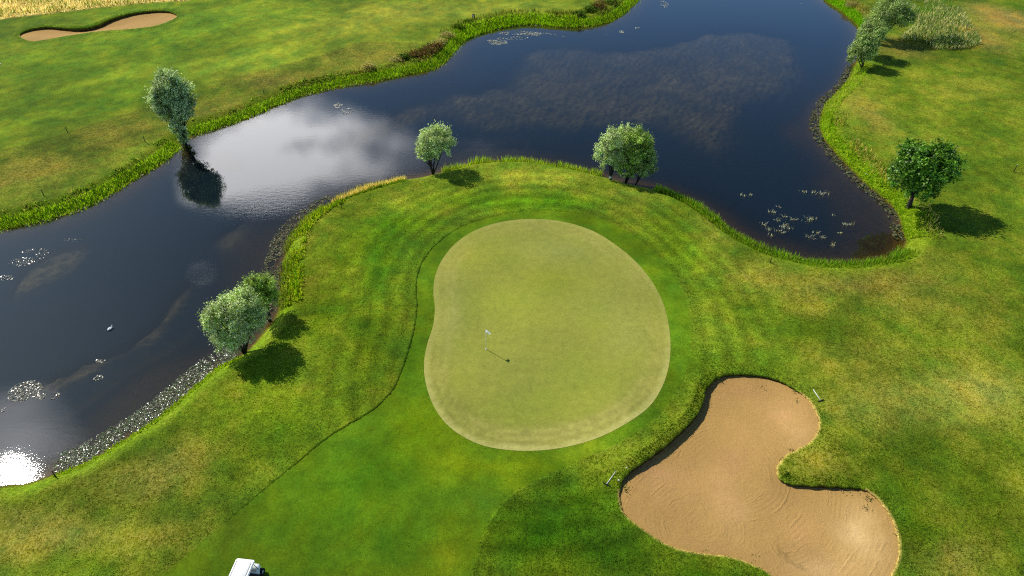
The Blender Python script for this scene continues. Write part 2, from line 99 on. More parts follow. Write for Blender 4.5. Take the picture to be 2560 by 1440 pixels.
DRAIN=[10.75,64.27]
BIRD=[[-34.01,41.2],[-33.83,41.54]]
SCUM=[[[1.28,109.71],3.44,0.83,60],[[3.83,109.18],2.5,0.71,45],[[-2.18,105.78],1.5,1.07,60],[[0.0,107.63],2.5,0.95,22],[[-3.26,106.62],0.62,0.47,8],[[17.56,110.23],0.38,0.59,14],[[20.32,112.02],0.5,0.36,8],[[26.74,123.75],0.8,1.77,34],[[-22.69,83.71],0.78,0.84,24],[[-21.36,82.2],0.89,1.06,14],[[8.39,108.49],0.56,0.24,7],[[7.01,108.84],0.38,0.24,4],[[14.97,108.84],0.19,0.24,3],[[50.94,123.54],0.47,0.51,7]]
ALGAE=[[[-37.35,34.65],1.21,1.07,220],[[-35.32,34.18],0.91,0.39,44],[[-37.72,32.7],0.42,0.39,22],[[-45.82,51.54],1.52,1.28,70],[[-46.27,50.61],1.2,0.64,40],[[-46.49,48.25],0.8,0.45,20],[[-43.26,54.1],0.96,0.32,10],[[-32.36,36.0],0.48,0.29,22],[[-33.02,37.8],0.42,0.24,14]]
DEAD=[[[27.14,58.83],0.9],[[25.42,56.68],0.9],[[25.85,55.78],1.0],[[27.0,57.39],0.8],[[27.36,56.4],1.2],[[28.04,58.1],0.9],[[25.68,54.77],0.8],[[26.63,55.58],1.0],[[28.68,57.53],1.0],[[27.92,55.99],0.9],[[27.01,55.24],0.6],[[30.27,57.39],1.3],[[30.77,57.67],1.0],[[29.39,54.5],1.2],[[30.3,55.3],1.0],[[30.5,54.5],1.0],[[31.21,53.19],1.1],[[33.65,56.82],0.8],[[34.28,56.68],1.0],[[32.66,55.24],0.8],[[33.34,62.4],1.6],[[31.54,62.8],0.9],[[32.35,62.64],0.6],[[24.72,62.01],0.7],[[25.58,62.17],0.6],[[33.15,58.39],0.4],[[27.99,59.86],0.5]]
TUSSOCK=[[[-16.76,96.07],1.1,"pale"],[[-15.59,96.95],1.2,"green"],[[-14.06,97.83],1.5,"brown"],[[-12.74,99.34],1.5,"brown"],[[-11.68,100.88],1.4,"brown"],[[-11.09,103.09],1.2,"pale"],[[-10.06,105.72],1.3,"pale"],[[-20.41,93.66],1.1,"pale"],[[-8.4,109.14],1.0,"green"],[[-6.99,111.64],1.0,"green"],[[14.77,118.49],1.7,"brown"],[[13.14,116.91],1.5,"green"],[[15.68,122.16],1.3,"pale"],[[11.02,115.37],1.2,"green"],[[17.21,120.92],1.4,"green"],[[58.21,120.1],1.3,"pale"]]
RIPPLES=[[-33.43,27.34,4.2,0.022],[-25.4,60.85,4,0.05],[-5.86,66.95,6,0.04],[-28.68,48.89,1.5,0.05],[-10.21,93.11,9,0.04],[-45.87,50.92,3,0.08]]
GREEN_DABS=[[3.568,46.762,2.854,2.232,[120,130,38],0.6],[-1.489,50.249,2.978,2.429,[128,138,48],0.5],[-0.342,43.554,4.11,3.084,[134,146,54],0.5],[5.166,34.9,3.647,3.25,[134,146,50],0.45],[4.533,51.48,4.533,2.504,[160,162,80],0.4],[9.22,40.593,1.976,4.801,[158,156,78],0.4],[-5.003,41.554,1.001,4.9,[158,160,84],0.4],[-0.94,36.983,2.819,3.01,[150,152,68],0.3],[6.759,42.541,2.366,2.512,[146,154,64],0.4],[0.584,32.184,2.918,1.491,[128,142,48],0.45]]
SAND_DABS=[[21.724,22.096,1.481,2.007,[222,188,130],0.7],[18.541,20.042,2.139,1.047,[214,176,120],0.6],[13.934,24.605,1.032,2.1,[208,164,112],0.6],[19.73,31.813,1.451,1.541,[206,160,104],0.5],[10.948,25.194,2.085,1.817,[180,134,90],0.4],[15.57,27.998,1.639,1.348,[184,138,92],0.4],[19.925,29.675,0.842,1.085,[218,176,118],0.5],[17.42,34.101,1.802,0.816,[176,128,84],0.4],[17.947,22.635,1.496,1.429,[196,150,96],0.4],[9.628,26.719,1.605,1.269,[184,140,98],0.4]]
RAKE_A=[14.79,27.03]
RAKE_B=[12.02,22.91]
RAKE_C=[18.43,21.83]
SAND_WEEDS=[[21.15,33.95,0.12,14],[18.97,34.19,0.1,10],[23.16,24.87,0.2,26],[22.04,25.5,0.3,20],[22.74,24.15,0.14,12],[7.35,25.5,0.2,30],[15.72,34.99,0.12,10],[18.5,27.68,0.18,24],[19.16,28.47,0.2,18],[21.01,33.02,0.1,8],[23.88,22.15,0.15,12],[14.45,20.64,0.3,14],[11.88,21.0,0.3,14]]
BRAMBLE=[66.11,102.82]
CART=[[-15.753,19.676,1.78],[-14.71,19.556,1.78],[-15.824,18.66,1.78],[-14.858,18.66,1.78]]
CLOUDS_AND_GLOW=[[-0.816,1.763,0.082,0.187,0.9],[-0.741,1.963,0.176,0.189,0.75],[-0.636,1.696,0.193,0.177,0.8],[-0.401,1.718,0.172,0.124,0.42],[-0.522,1.937,0.187,0.119,0.3],[-0.719,1.59,0.098,0.081,0.5],[-0.717,1.222,0.022,0.02,0.5],[-0.85,0.735,0.092,0.06,0.5],[-0.928,0.825,0.097,0.067,0.42],[-0.036,1.835,0.24,0.123,0.2],[0.309,2.294,0.421,0.271,0.12],[-0.674,1.403,0.151,0.073,-1.3],[-0.797,1.631,0.066,0.084,0.45]]
ZW = -1.0                                   # water level
rng = np.random.default_rng(11)
random.seed(5)
# ------------------------------------------------------------------ helpers
def smooth(P, closed=True, n=6):
    P = np.array(P, float); M = len(P); out = []
    for i in range(M if closed else M - 1):
        if closed: p0, p1, p2, p3 = P[i-1], P[i], P[(i+1) % M], P[(i+2) % M]
        else: p0, p1, p2, p3 = P[max(i-1, 0)], P[i], P[i+1], P[min(i+2, M-1)]
        for k in range(n):
            t = k / n
            out.append(.5*((2*p1)+(-p0+p2)*t+(2*p0-5*p1+4*p2-p3)*t*t+(-p0+3*p1-3*p2+p3)*t**3))
    if not closed: out.append(P[-1])
    return np.array(out)
def seg_dist(X, Y, P, closed=True):
    d2 = np.full(X.shape, 1e12)
    M = len(P)
    for i in range(M if closed else M - 1):
        a = P[i]; b = P[(i+1) % M]; ab = b - a; L = max(ab @ ab, 1e-9)
        t = np.clip(((X-a[0])*ab[0]+(Y-a[1])*ab[1])/L, 0, 1)
        dx = X-a[0]-t*ab[0]; dy = Y-a[1]-t*ab[1]
        np.minimum(d2, dx*dx+dy*dy, out=d2)
    return np.sqrt(d2)
def inside(X, Y, P):
    r = np.zeros(X.shape, bool); M = len(P)
    for i in range(M):
        a = P[i]; b = P[(i+1) % M]
        if a[1] == b[1]: continue
        c = ((a[1] > Y) != (b[1] > Y)) & (X < (b[0]-a[0])*(Y-a[1])/(b[1]-a[1])+a[0])
        r ^= c
    return r
def sdf(X, Y, P, margin=None):
    """signed distance, negative inside; beyond margin from the bounds it is only the distance to the bounds"""
    X = np.asarray(X, float); Y = np.asarray(Y, float)
    if margin is None:
        d = seg_dist(X, Y, P); return np.where(inside(X, Y, P), -d, d)
    lo = P.min(0); hi = P.max(0)
    bx = np.maximum(np.maximum(lo[0]-X, X-hi[0]), 0); by = np.maximum(np.maximum(lo[1]-Y, Y-hi[1]), 0)
    out = np.hypot(bx, by); m = out < margin
    if m.any(): out[m] = sdf(X[m], Y[m], P)
    return out
def sstep(a, b, x):
    t = np.clip((x-a)/(b-a), 0, 1); return t*t*(3-2*t)
def vnoise(X, Y, seed=0):
    xi = np.floor(X).astype(np.int64); yi = np.floor(Y).astype(np.int64); xf = X-xi; yf = Y-yi
    def h(a, b):
        n = (a*374761393 + b*668265263 + seed*1442695041) & 0xffffffff
        n = ((n ^ (n >> 13))*1274126177) & 0xffffffff
        n = (n ^ (n >> 16)) & 0xffff
        return n/65535.0
    u = xf*xf*xf*(xf*(xf*6-15)+10); v = yf*yf*yf*(yf*(yf*6-15)+10)
    return (h(xi, yi)*(1-u)+h(xi+1, yi)*u)*(1-v)+(h(xi, yi+1)*(1-u)+h(xi+1, yi+1)*u)*v
def fbm(X, Y, s, o=4, seed=0, gain=.5):
    r = 0.; a = 1.; t = 0.
    for k in range(o):
        c, q = math.cos(k*1.3), math.sin(k*1.3)
        r = r + a*vnoise((X*c-Y*q)/s, (X*q+Y*c)/s, seed+k*17); t += a; a *= gain; s *= .5
    return r/t - .5                       # about -.5 .. .5
def lin(c):
    return tuple((v/255/12.92 if v <= 10 else ((v/255+.055)/1.055)**2.4) for v in c)
def mesh_np(name, V, Fc, mat, attrs=None, smooth_shade=True, parent=None):
    """V (n,3), Fc (m,k) same-size faces; attrs {name: (n,) or (n,3)} on points"""
    me = bpy.data.meshes.new(name); V = np.asarray(V, np.float32); Fc = np.asarray(Fc, np.int32)
    me.vertices.add(len(V)); me.vertices.foreach_set('co', V.ravel())
    k = Fc.shape[1]; m = len(Fc)
    me.loops.add(m*k); me.loops.foreach_set('vertex_index', Fc.ravel())
    me.polygons.add(m); me.polygons.foreach_set('loop_start', np.arange(0, m*k, k, dtype=np.int32))
    me.polygons.foreach_set('use_smooth', np.full(m, smooth_shade))
    for an, av in (attrs or {}).items():
        av = np.asarray(av, np.float32)
        if av.ndim == 1:
            a = me.attributes.new(an, 'FLOAT', 'POINT'); a.data.foreach_set('value', av)
        else:
            a = me.attributes.new(an, 'FLOAT_COLOR', 'POINT')
            a.data.foreach_set('color', np.concatenate([av, np.ones((len(av), 1), np.float32)], 1).ravel())
    me.update(calc_edges=True); me.validate()
    me.materials.append(mat)
    o = bpy.data.objects.new(name, me); COL.objects.link(o)
    if parent is not None: o.parent = parent
    return o
def obj_bm(name, bm, mat, parent=None, sm=False):
    me = bpy.data.meshes.new(name); bm.normal_update(); bm.to_mesh(me); bm.free()
    me.materials.append(mat)
    if sm: me.polygons.foreach_set('use_smooth', [True]*len(me.polygons))
    o = bpy.data.objects.new(name, me); COL.objects.link(o)
    if parent is not None: o.parent = parent
    return o
def tag(o, label=None, cat=None, group=None, kind=None):
    if label: o['label'] = label
    if cat: o['category'] = cat
    if group: o['group'] = group
    if kind: o['kind'] = kind
    return o
def empty(name, loc, rz=0):
    o = bpy.data.objects.new(name, None); COL.objects.link(o); o.location = loc; o.rotation_euler = (0, 0, rz)
    o.empty_display_size = .2
    return o
def copy_tree(o, parent=None):
    c = o.copy(); COL.objects.link(c)
    if parent is not None: c.parent = parent
    for ch in list(o.children): copy_tree(ch, c)
    return c
# ------------------------------------------------------------------ outlines
P_SHORE = smooth(SHORE, True, 5); P_GREEN = smooth(GREEN, True, 10); P_APRON = smooth(APRON, True, 5)
P_BUNK = smooth(BUNKER, True, 8); P_BUNK2 = smooth(FAR_BUNKER, True, 8)
def lip_of(L, n): return np.maximum(smooth([[v, 0] for v in L], True, n)[:, 0], .03)
L_BUNK = lip_of(BUNKER_LIP, 8); L_BUNK2 = lip_of(FAR_LIP, 8)
P_WEEDS = [smooth(w, True, 4) for w in WEEDS]
def pond(X, Y): return sdf(X, Y, P_SHORE)
def relief(X, Y):
    z = .22*fbm(X, Y, 16., 2, 3) + .05*fbm(X, Y, 4., 2, 9)
    r = np.hypot(X, Y-60)
    return z*(1-sstep(140, 220, r))
def mounds(X, Y):
    z = 0.
    for x, y, rx, ry, h in ((8.2, 30.5, 3.2, 4.5, .35), (14.5, 37.5, 4.5, 2.5, .22), (22.8, 29.2, 3.2, 1.8, .35)):
        z = z + h*np.exp(-(((X-x)/rx)**2+((Y-y)/ry)**2))
    return z
BANK = 2.3
def height(X, Y, s=None):
    X = np.asarray(X, float); Y = np.asarray(Y, float)
    if s is None: s = pond(X, Y)
    land = (relief(X, Y)+mounds(X, Y))*sstep(0, 4, s) + ZW*(1-sstep(-.9, BANK, s))*np.where(s > 0, 1/(1-sstep(-.9, BANK, 0.)), 1)
    bed = ZW - np.minimum(1.9, .25*np.maximum(-s, 0)**1.05) 
    return np.where(s > 0, land, bed)
def hz(x, y): return float(height(np.array([x]), np.array([y]))[0])
# ------------------------------------------------------------------ materials
def mat_new(name):
    m = bpy.data.materials.new(name); m.use_nodes = True; nt = m.node_tree; nt.nodes.clear()
    out = nt.nodes.new('ShaderNodeOutputMaterial'); return m, nt, out
def attr(nt, name): 
    n = nt.nodes.new('ShaderNodeAttribute'); n.attribute_name = name; return n
def noise(nt, vec, scale, detail=3., rough=.55, dist=0.):
    n = nt.nodes.new('ShaderNodeTexNoise'); n.inputs['Scale'].default_value = scale; n.inputs['Detail'].default_value = detail
    n.inputs['Roughness'].default_value = rough; n.inputs['Distortion'].default_value = dist
    if vec is not None: nt.links.new(vec, n.inputs['Vector'])
    return n.outputs['Fac']
def objco(nt): 
    return nt.nodes.new('ShaderNodeTexCoord').outputs['Object']
def ramp(nt, fac, a, b):
    n = nt.nodes.new('ShaderNodeMapRange'); n.clamp = True; n.interpolation_type = 'SMOOTHSTEP'
    nt.links.new(fac, n.inputs[0]); n.inputs[1].default_value = a; n.inputs[2].default_value = b
    return n.outputs[0]
def bump(nt, h, strength, dist):
    n = nt.nodes.new('ShaderNodeBump'); n.inputs['Strength'].default_value = strength; n.inputs['Distance'].default_value = dist
    nt.links.new(h, n.inputs['Height']); return n.outputs[0]
def bsdf(nt, out, col, rough=.8, spec=.3, normal=None, metal=0.):
    b = nt.nodes.new('ShaderNodeBsdfPrincipled'); b.inputs['Roughness'].default_value = rough
    b.inputs['Specular IOR Level'].default_value = spec; b.inputs['Metallic'].default_value = metal
    if isinstance(col, (tuple, list)): b.inputs['Base Color'].default_value = tuple(col)[:3]+(1,)
    else: nt.links.new(col, b.inputs['Base Color'])
    if normal is not None: nt.links.new(normal, b.inputs['Normal'])
    if out is not None: nt.links.new(b.outputs[0], out.inputs[0])
    return b
def grey(nt, v):
    c = nt.nodes.new('ShaderNodeCombineColor')
    for i in range(3): nt.links.new(v, c.inputs[i])
    return c.outputs[0]
def make_turf():
    """turf colour comes from the surveyed patches (attribute), blades and thatch from noise"""
    m, nt, out = mat_new('turf'); co = objco(nt)
    col = attr(nt, 'turf').outputs['Color']; rough = attr(nt, 'rough').outputs['Fac']; dry = attr(nt, 'dry').outputs['Fac']
    mp = nt.nodes.new('ShaderNodeMapping'); mp.inputs['Scale'].default_value = (1, 1.0, .2); nt.links.new(co, mp.inputs[0]); v = mp.outputs[0]
    n1 = noise(nt, v, 1.1, 5, .6, .6); n2 = noise(nt, v, 2.8, 5, .62, .6); n3 = noise(nt, v, 6.5, 4, .65, .4); n4 = noise(nt, v, 15., 3, .6)
    def amp(n, k, r):   # 1 + (n-.5)*k*(a+rough*b)
        return mathn(nt, 'MULTIPLY', mathn(nt, 'SUBTRACT', n, .5), mathn(nt, 'ADD', mathn(nt, 'MULTIPLY', rough, r), k))
    tot = mathn(nt, 'ADD', mathn(nt, 'ADD', amp(n1, .45, .6), amp(n2, .55, 1.0)), mathn(nt, 'ADD', amp(n3, .65, 2.0), mathn(nt, 'MULTIPLY', amp(n4, 1.0, 2.9), mathn(nt, 'ADD', mathn(nt, 'MULTIPLY', ramp(nt, noise(nt, v, .9, 3, .6), .38, .62), 1.0), .45))))
    val = mathn(nt, 'MAXIMUM', mathn(nt, 'ADD', tot, 1.0), .18)
    c = mixc(nt, 1.0, mixc(nt, 1.0, col, (.98, .97, .60), 'MULTIPLY'), grey(nt, val), 'MULTIPLY')
    # straw showing through
    dmask = mathn(nt, 'MULTIPLY', ramp(nt, mathn(nt, 'ADD', mathn(nt, 'MULTIPLY', n2, .4), mathn(nt, 'ADD', mathn(nt, 'MULTIPLY', n3, .35), mathn(nt, 'MULTIPLY', n4, .25))), .44, .62), dry)
    c = mixc(nt, dmask, c, lin((176, 160, 86)))
    # lush tufts
    n5 = noise(nt, v, 2.2, 4, .6, .8)
    lm = mathn(nt, 'MULTIPLY', ramp(nt, n5, .54, .7), mathn(nt, 'MULTIPLY', rough, .45))
    c = mixc(nt, lm, c, lin((52, 98, 14)))
    h = mathn(nt, 'ADD', mathn(nt, 'ADD', mathn(nt, 'MULTIPLY', n3, .5), mathn(nt, 'MULTIPLY', n4, .45)), mathn(nt, 'MULTIPLY', n2, .5))
    bp = nt.nodes.new('ShaderNodeBump'); bp.inputs['Distance'].default_value = .16
    nt.links.new(h, bp.inputs['Height']); nt.links.new(mathn(nt, 'ADD', mathn(nt, 'MULTIPLY', rough, .55), .14), bp.inputs['Strength'])
    b = bsdf(nt, out, c, .9, .04, bp.outputs[0])
    b.inputs['Sheen Weight'].default_value = .0
    return m
def make_green():
    m, nt, out = mat_new('green_turf'); co = objco(nt)
    col = attr(nt, 'turf').outputs['Color']
    n1 = noise(nt, co, .35, 5, .6, .4); n2 = noise(nt, co, 1.6, 4, .6); n3 = noise(nt, co, 5., 4, .65); n4 = noise(nt, co, 14., 2, .6)
    s = mathn(nt, 'ADD', mathn(nt, 'MULTIPLY', mathn(nt, 'SUBTRACT', n2, .5), .5), mathn(nt, 'ADD', mathn(nt, 'MULTIPLY', mathn(nt, 'SUBTRACT', n3, .5), .55), mathn(nt, 'MULTIPLY', mathn(nt, 'SUBTRACT', n4, .5), .4)))
    c = mixc(nt, 1., col, grey(nt, mathn(nt, 'ADD', s, 1.0)), 'MULTIPLY')
    c = mixc(nt, mathn(nt, 'MULTIPLY', ramp(nt, n1, .5, .72), .35), c, lin((128, 142, 48)))
    bsdf(nt, out, c, .9, .04, bump(nt, mathn(nt, 'ADD', n3, n4), .15, .05))
    return m
def make_sand():
    m, nt, out = mat_new('sand'); co = objco(nt)
    col = attr(nt, 'sandcol').outputs['Color']; rk = attr(nt, 'rake').outputs['Fac']; rk2 = attr(nt, 'rake2').outputs['Fac']
    n1 = noise(nt, co, .8, 4, .6, .4); n2 = noise(nt, co, 3., 4, .6); n3 = noise(nt, co, 9., 4, .7); n4 = noise(nt, co, 20., 2, .6)
    # raked arcs: fine tine lines with the wide edge line each sweep leaves
    w = mathn(nt, 'SINE', mathn(nt, 'ADD', mathn(nt, 'MULTIPLY', rk, 22.), mathn(nt, 'MULTIPLY', n1, 5.)))
    e = mathn(nt, 'SINE', mathn(nt, 'ADD', mathn(nt, 'MULTIPLY', rk2, 5.2), mathn(nt, 'MULTIPLY', n1, 3.)))
    edge = ramp(nt, e, .93, 1.0)
    patch = ramp(nt, noise(nt, co, .55, 3, .5, .5), .42, .6)
    s = mathn(nt, 'ADD', mathn(nt, 'MULTIPLY', mathn(nt, 'SUBTRACT', n2, .5), .25), mathn(nt, 'ADD', mathn(nt, 'MULTIPLY', mathn(nt, 'SUBTRACT', n3, .5), .35), mathn(nt, 'MULTIPLY', mathn(nt, 'SUBTRACT', n4, .5), .25)))
    c = mixc(nt, 1., col, grey(nt, mathn(nt, 'ADD', s, 1.)), 'MULTIPLY')
    c = mixc(nt, mathn(nt, 'MULTIPLY', ramp(nt, n3, .56, .70), .42), c, lin((120, 86, 52)))
    h = mathn(nt, 'ADD', mathn(nt, 'MULTIPLY', mathn(nt, 'MULTIPLY', w, patch), .05), mathn(nt, 'ADD', mathn(nt, 'MULTIPLY', mathn(nt, 'MULTIPLY', edge, patch), .2), mathn(nt, 'ADD', mathn(nt, 'MULTIPLY', n3, .5), mathn(nt, 'MULTIPLY', n2, .45))))
    bsdf(nt, out, c, .95, .1, bump(nt, h, .8, .08))
    return m
def make_water():
    m, nt, out = mat_new('pond_water'); co = objco(nt)
    rip = attr(nt, 'ripple').outputs['Fac']; dep = attr(nt, 'depth').outputs['Fac']
    mp = nt.nodes.new('ShaderNodeMapping'); mp.inputs['Rotation'].default_value = (0, 0, math.radians(20)); mp.inputs['Scale'].default_value = (1., 2.4, 1)
    nt.links.new(co, mp.inputs[0])
    a = noise(nt, mp.outputs[0], 1.3, 3, .55); b = noise(nt, mp.outputs[0], 6., 4, .7, .3)
    sp = mathn(nt, 'MAXIMUM', mathn(nt, 'SUBTRACT', noise(nt, mp.outputs[0], 5., 2, .6), .60), 0.)
    h = mathn(nt, 'ADD', mathn(nt, 'ADD', mathn(nt, 'MULTIPLY', a, .6), mathn(nt, 'MULTIPLY', b, .3)), mathn(nt, 'MULTIPLY', sp, mathn(nt, 'MINIMUM', mathn(nt, 'MULTIPLY', rip, 14.), 3.)))
    bp = nt.nodes.new('ShaderNodeBump'); bp.inputs['Distance'].default_value = .12
    nt.links.new(h, bp.inputs['Height']); nt.links.new(rip, bp.inputs['Strength'])
    lw = nt.nodes.new('ShaderNodeLayerWeight'); lw.inputs['Blend'].default_value = .5; nt.links.new(bp.outputs[0], lw.inputs['Normal'])
    fres = mathn(nt, 'ADD', mathn(nt, 'MULTIPLY', mathn(nt, 'POWER', lw.outputs['Facing'], 4.2), .93), .052)
    gl = nt.nodes.new('ShaderNodeBsdfGlossy'); gl.inputs['Roughness'].default_value = .014; nt.links.new(bp.outputs[0], gl.inputs['Normal'])
    # peaty water: what lies below fades with depth into the brown-black body
    tr = nt.nodes.new('ShaderNodeBsdfTransparent'); tr.inputs[0].default_value = (.92, .88, .80, 1)
    df = nt.nodes.new('ShaderNodeBsdfDiffuse'); df.inputs[0].default_value = (.006, .012, .017, 1)
    fac = mathn(nt, 'SUBTRACT', 1., mathn(nt, 'POWER', 2.718, mathn(nt, 'MULTIPLY', dep, -1.7)))
    mb = nt.nodes.new('ShaderNodeMixShader'); nt.links.new(fac, mb.inputs[0]); nt.links.new(tr.outputs[0], mb.inputs[1]); nt.links.new(df.outputs[0], mb.inputs[2])
    ms = nt.nodes.new('ShaderNodeMixShader'); nt.links.new(fres, ms.inputs[0]); nt.links.new(mb.outputs[0], ms.inputs[1]); nt.links.new(gl.outputs[0], ms.inputs[2])
    nt.links.new(ms.outputs[0], out.inputs[0])
    return m
def make_leaf(name, trans=.35, rough=.45, spec=.4):
    """leaves and blades: colour per leaf from the mesh, light passing through"""
    m, nt, out = mat_new(name); c = attr(nt, 'Col').outputs['Color']
    b = bsdf(nt, None, c, rough, spec)
    t = nt.nodes.new('ShaderNodeBsdfTranslucent'); nt.links.new(mixc(nt, 1., c, (1.0, 1.05, .55), 'MULTIPLY'), t.inputs[0])
    x = nt.nodes.new('ShaderNodeMixShader'); x.inputs[0].default_value = trans
    nt.links.new(b.outputs[0], x.inputs[1]); nt.links.new(t.outputs[0], x.inputs[2]); nt.links.new(x.outputs[0], out.inputs[0])
    return m
def make_plain(name, col, rough=.5, spec=.4, var=.12, scale=6., metal=0., bmp=.0):
    m, nt, out = mat_new(name); co = objco(nt); n = noise(nt, co, scale, 4, .6)
    c = mixc(nt, 1., tuple(col), grey(nt, mathn(nt, 'ADD', mathn(nt, 'MULTIPLY', mathn(nt, 'SUBTRACT', n, .5), 2*var), 1.)), 'MULTIPLY')
    bsdf(nt, out, c, rough, spec, bump(nt, n, bmp, .02) if bmp else None, metal)
    return m
M_TURF = make_turf(); M_GREEN = make_green(); M_SAND = make_sand(); M_WATER = make_water()
M_WILLOW = make_leaf('willow_leaf', .42, .5, .22); M_OAKLEAF = make_leaf('oak_leaf', .42, .45, .35); M_BLADE = make_leaf('grass_blade', .62, .6, .08)
M_FLOAT = make_leaf('floating_leaf', .05, .28, .5); M_FLOATM = make_leaf('matted_leaf', .1, .6, .15)
M_BARK = make_plain('bark', (.035, .028, .020), .9, .2, .4, 9., 0, .6)
M_POST = make_plain('stained_timber', (.018, .016, .012), .8, .3, .3, 20., 0, .2)
M_WHITE = make_plain('white_paint', (.80, .80, .77), .4, .4, .05, 4.)
M_DARK = make_plain('black_plastic', (.012, .012, .013), .5, .4, .2, 12.)
# ------------------------------------------------------------------ ground
def axis(parts):
    out = [parts[0][0]]
    for a, b, d in parts:
        n = max(1, int(round((b-a)/d))); out += list(a+(b-a)*np.arange(1, n+1)/n)
    return np.array(out)
def grow(x0, d, end, k=1.35):
    r = []; x = x0
    while abs(x) < abs(end): d *= k; x += d; r.append(x)
    return r
gx = axis([(-96, -56, .32), (-56, 56, .19), (56, 96, .32)])
gx = np.array(grow(-96, -.6, -3000)[::-1] + list(gx) + grow(96, .6, 3000))
gy = axis([(13, 50, .16), (50, 85, .22), (85, 150, .34)])
gy = np.array(grow(13, -.4, -3000)[::-1] + list(gy) + grow(150, .7, 3000))
GX, GY = np.meshgrid(gx, gy); nx, ny = len(gx), len(gy)
X = GX.ravel(); Y = GY.ravel()
S = np.full(X.shape, 50.0); near = (np.abs(X) < 140) & (Y > -40) & (Y < 260)
S[near] = pond(X[near], Y[near])
sg = sdf(X, Y, P_GREEN, 14.); sa = sdf(X, Y, P_APRON, 3.); sb = sdf(X, Y, P_BUNK, 3.); sb2 = sdf(X, Y, P_BUNK2, 3.)
Z = height(X, Y, S)
# submerged weed raises the bed close under the surface
weed = np.zeros(X.shape)
wet = near & (S < 0)
wx, wy = X[wet], Y[wet]
ww = np.zeros(wx.shape)
wob = 4.5*fbm(wx, wy, 8., 5, 21)+2.*fbm(wx, wy, 1.6, 3, 22)
for i, p in enumerate(P_WEEDS):
    d = sdf(wx, wy, p, 6.) + wob*(1. if i < 2 else .35)
    ww = np.maximum(ww, (1-sstep((-3.2, -2.5, -1.0, -.9, -.6)[i], (2.6, 2.6, 1.4, 1.2, 1.2)[i], d))*(.95, .6, 1., 1., .8)[i])
weed[wet] = ww
canopy = ZW - .10 - .36*np.clip(.5+1.5*fbm(X, Y, 3.2, 5, 5), 0, 1) - .34*vnoise(X/.4, Y/.4, 8)
Z = np.where(wet, Z*(1-weed)+np.maximum(canopy, Z)*weed, Z)
for sx, sy, r in SHALLOW:
    d = np.hypot(X-sx, Y-sy)/r; k = np.exp(-d*d)*wet
    Z = np.where(wet, Z + (np.maximum(ZW-.42, Z)-Z)*k*.9, Z)
# the sand lies in holes cut in the turf; the green is a sheet on top
Z = np.where(sb < .28, Z-1.3, Z); Z = np.where(sb2 < .45, Z-1.7, Z); Z = np.where(sg < -.3, Z-.03, Z)
def turf_colour(X, Y, S, sg, sa):
    """surveyed turf colours: mowing, drought and wear, all of them the grass's own"""
    n = len(X); c = np.tile(np.array(lin((98, 122, 32))), (n, 1))
    wx = X+2.2*fbm(X, Y, 6., 4, 40); wy = Y+2.2*fbm(X, Y, 6., 4, 41)
    apron = 1-sstep(-.05, .05, sa)
    c = c*(1-apron[:, None])+apron[:, None]*np.array(lin((90, 122, 26)))
    ins = inside(np.array([d[0] for d in DABS]), np.array([d[1] for d in DABS]), P_APRON)
    for (x, y, rx, ry, r, g, b, s), ia in zip(DABS, ins):
        e = np.exp(-(((wx-x)/rx)**2+((wy-y)/ry)**2)*1.1)*s*np.where((apron > .5) == ia, 1., .25)
        m = e > .004
        c[m] = c[m]*(1-e[m, None])+e[m, None]*np.array((r, g, b))
    # drought mottling
    f1 = fbm(X, Y, 9., 5, 60); f2 = fbm(X, Y, 2.4, 4, 70); f3 = fbm(X, Y, 30., 3, 80)
    k = np.clip(.5+1.5*f1+.9*f2+.4*f3, 0, 1)
    amp = np.where(apron > .5, .55, .6)
    c = c*(1+amp*(k-.5))[:, None]
    hue = np.clip(f2*1.5+f1*.8, -.7, .7)*np.where(apron > .5, .3, 1.)
    c = c*np.stack([1+.34*hue, 1+.04*hue, 1-.25*hue], 1)
    # small clumps, worn spots and clover
    f5 = fbm(X, Y, 1.3, 4, 131); c = c*np.stack([1.06+.55*f5, 1+.05*f5, .94-.5*f5], 1)
    c = c*(1+np.where(apron > .5, .38, .1)*fbm(X, Y, 2.0, 4, 141))[:, None]
    f4 = fbm(X, Y, .8, 3, 101); c = c*(1+np.where(apron > .5, .35, .55)*f4)[:, None]
    # mowing passes round the green
    ring = (sg > 1.2) & (sg < 11) & (sa > 0)
    w = np.sin(sg*2*np.pi/1.55+1.1*fbm(X, Y, 10., 2, 90)*4)*.17*sstep(1.2, 2.5, sg)*(1-sstep(7, 11, sg))*sstep(-.2, .1, f3+.1)
    c = c*np.where(ring, 1+w, 1.)[:, None]
    dryv = np.clip(.15+1.6*f1+1.2*f2, 0, 1)
    lum = c @ np.array([.3, .6, .1]); dryness = np.clip((c[:, 0]/np.maximum(c[:, 1], 1e-3)-.66)*3.2, 0, 1)
    dryv = np.clip(dryv*.35+dryness*.8, 0, 1)*np.where(apron > .5, .25, 1.)
    rough = np.where(apron > .5, .15, .75)
    return c, dryv*.5, rough
tc, dv, rv = turf_colour(X, Y, S, sg, sa)
# the far fairway above the pond is mown short
fl = np.array(smooth(FAIRLINE, False, 4))
far_side = (Y > np.interp(X, fl[:, 0], fl[:, 1])) & (X < 25) & (S > 2)
rv = np.where(far_side, .3, rv); dv = np.where(far_side, dv*.4, dv)
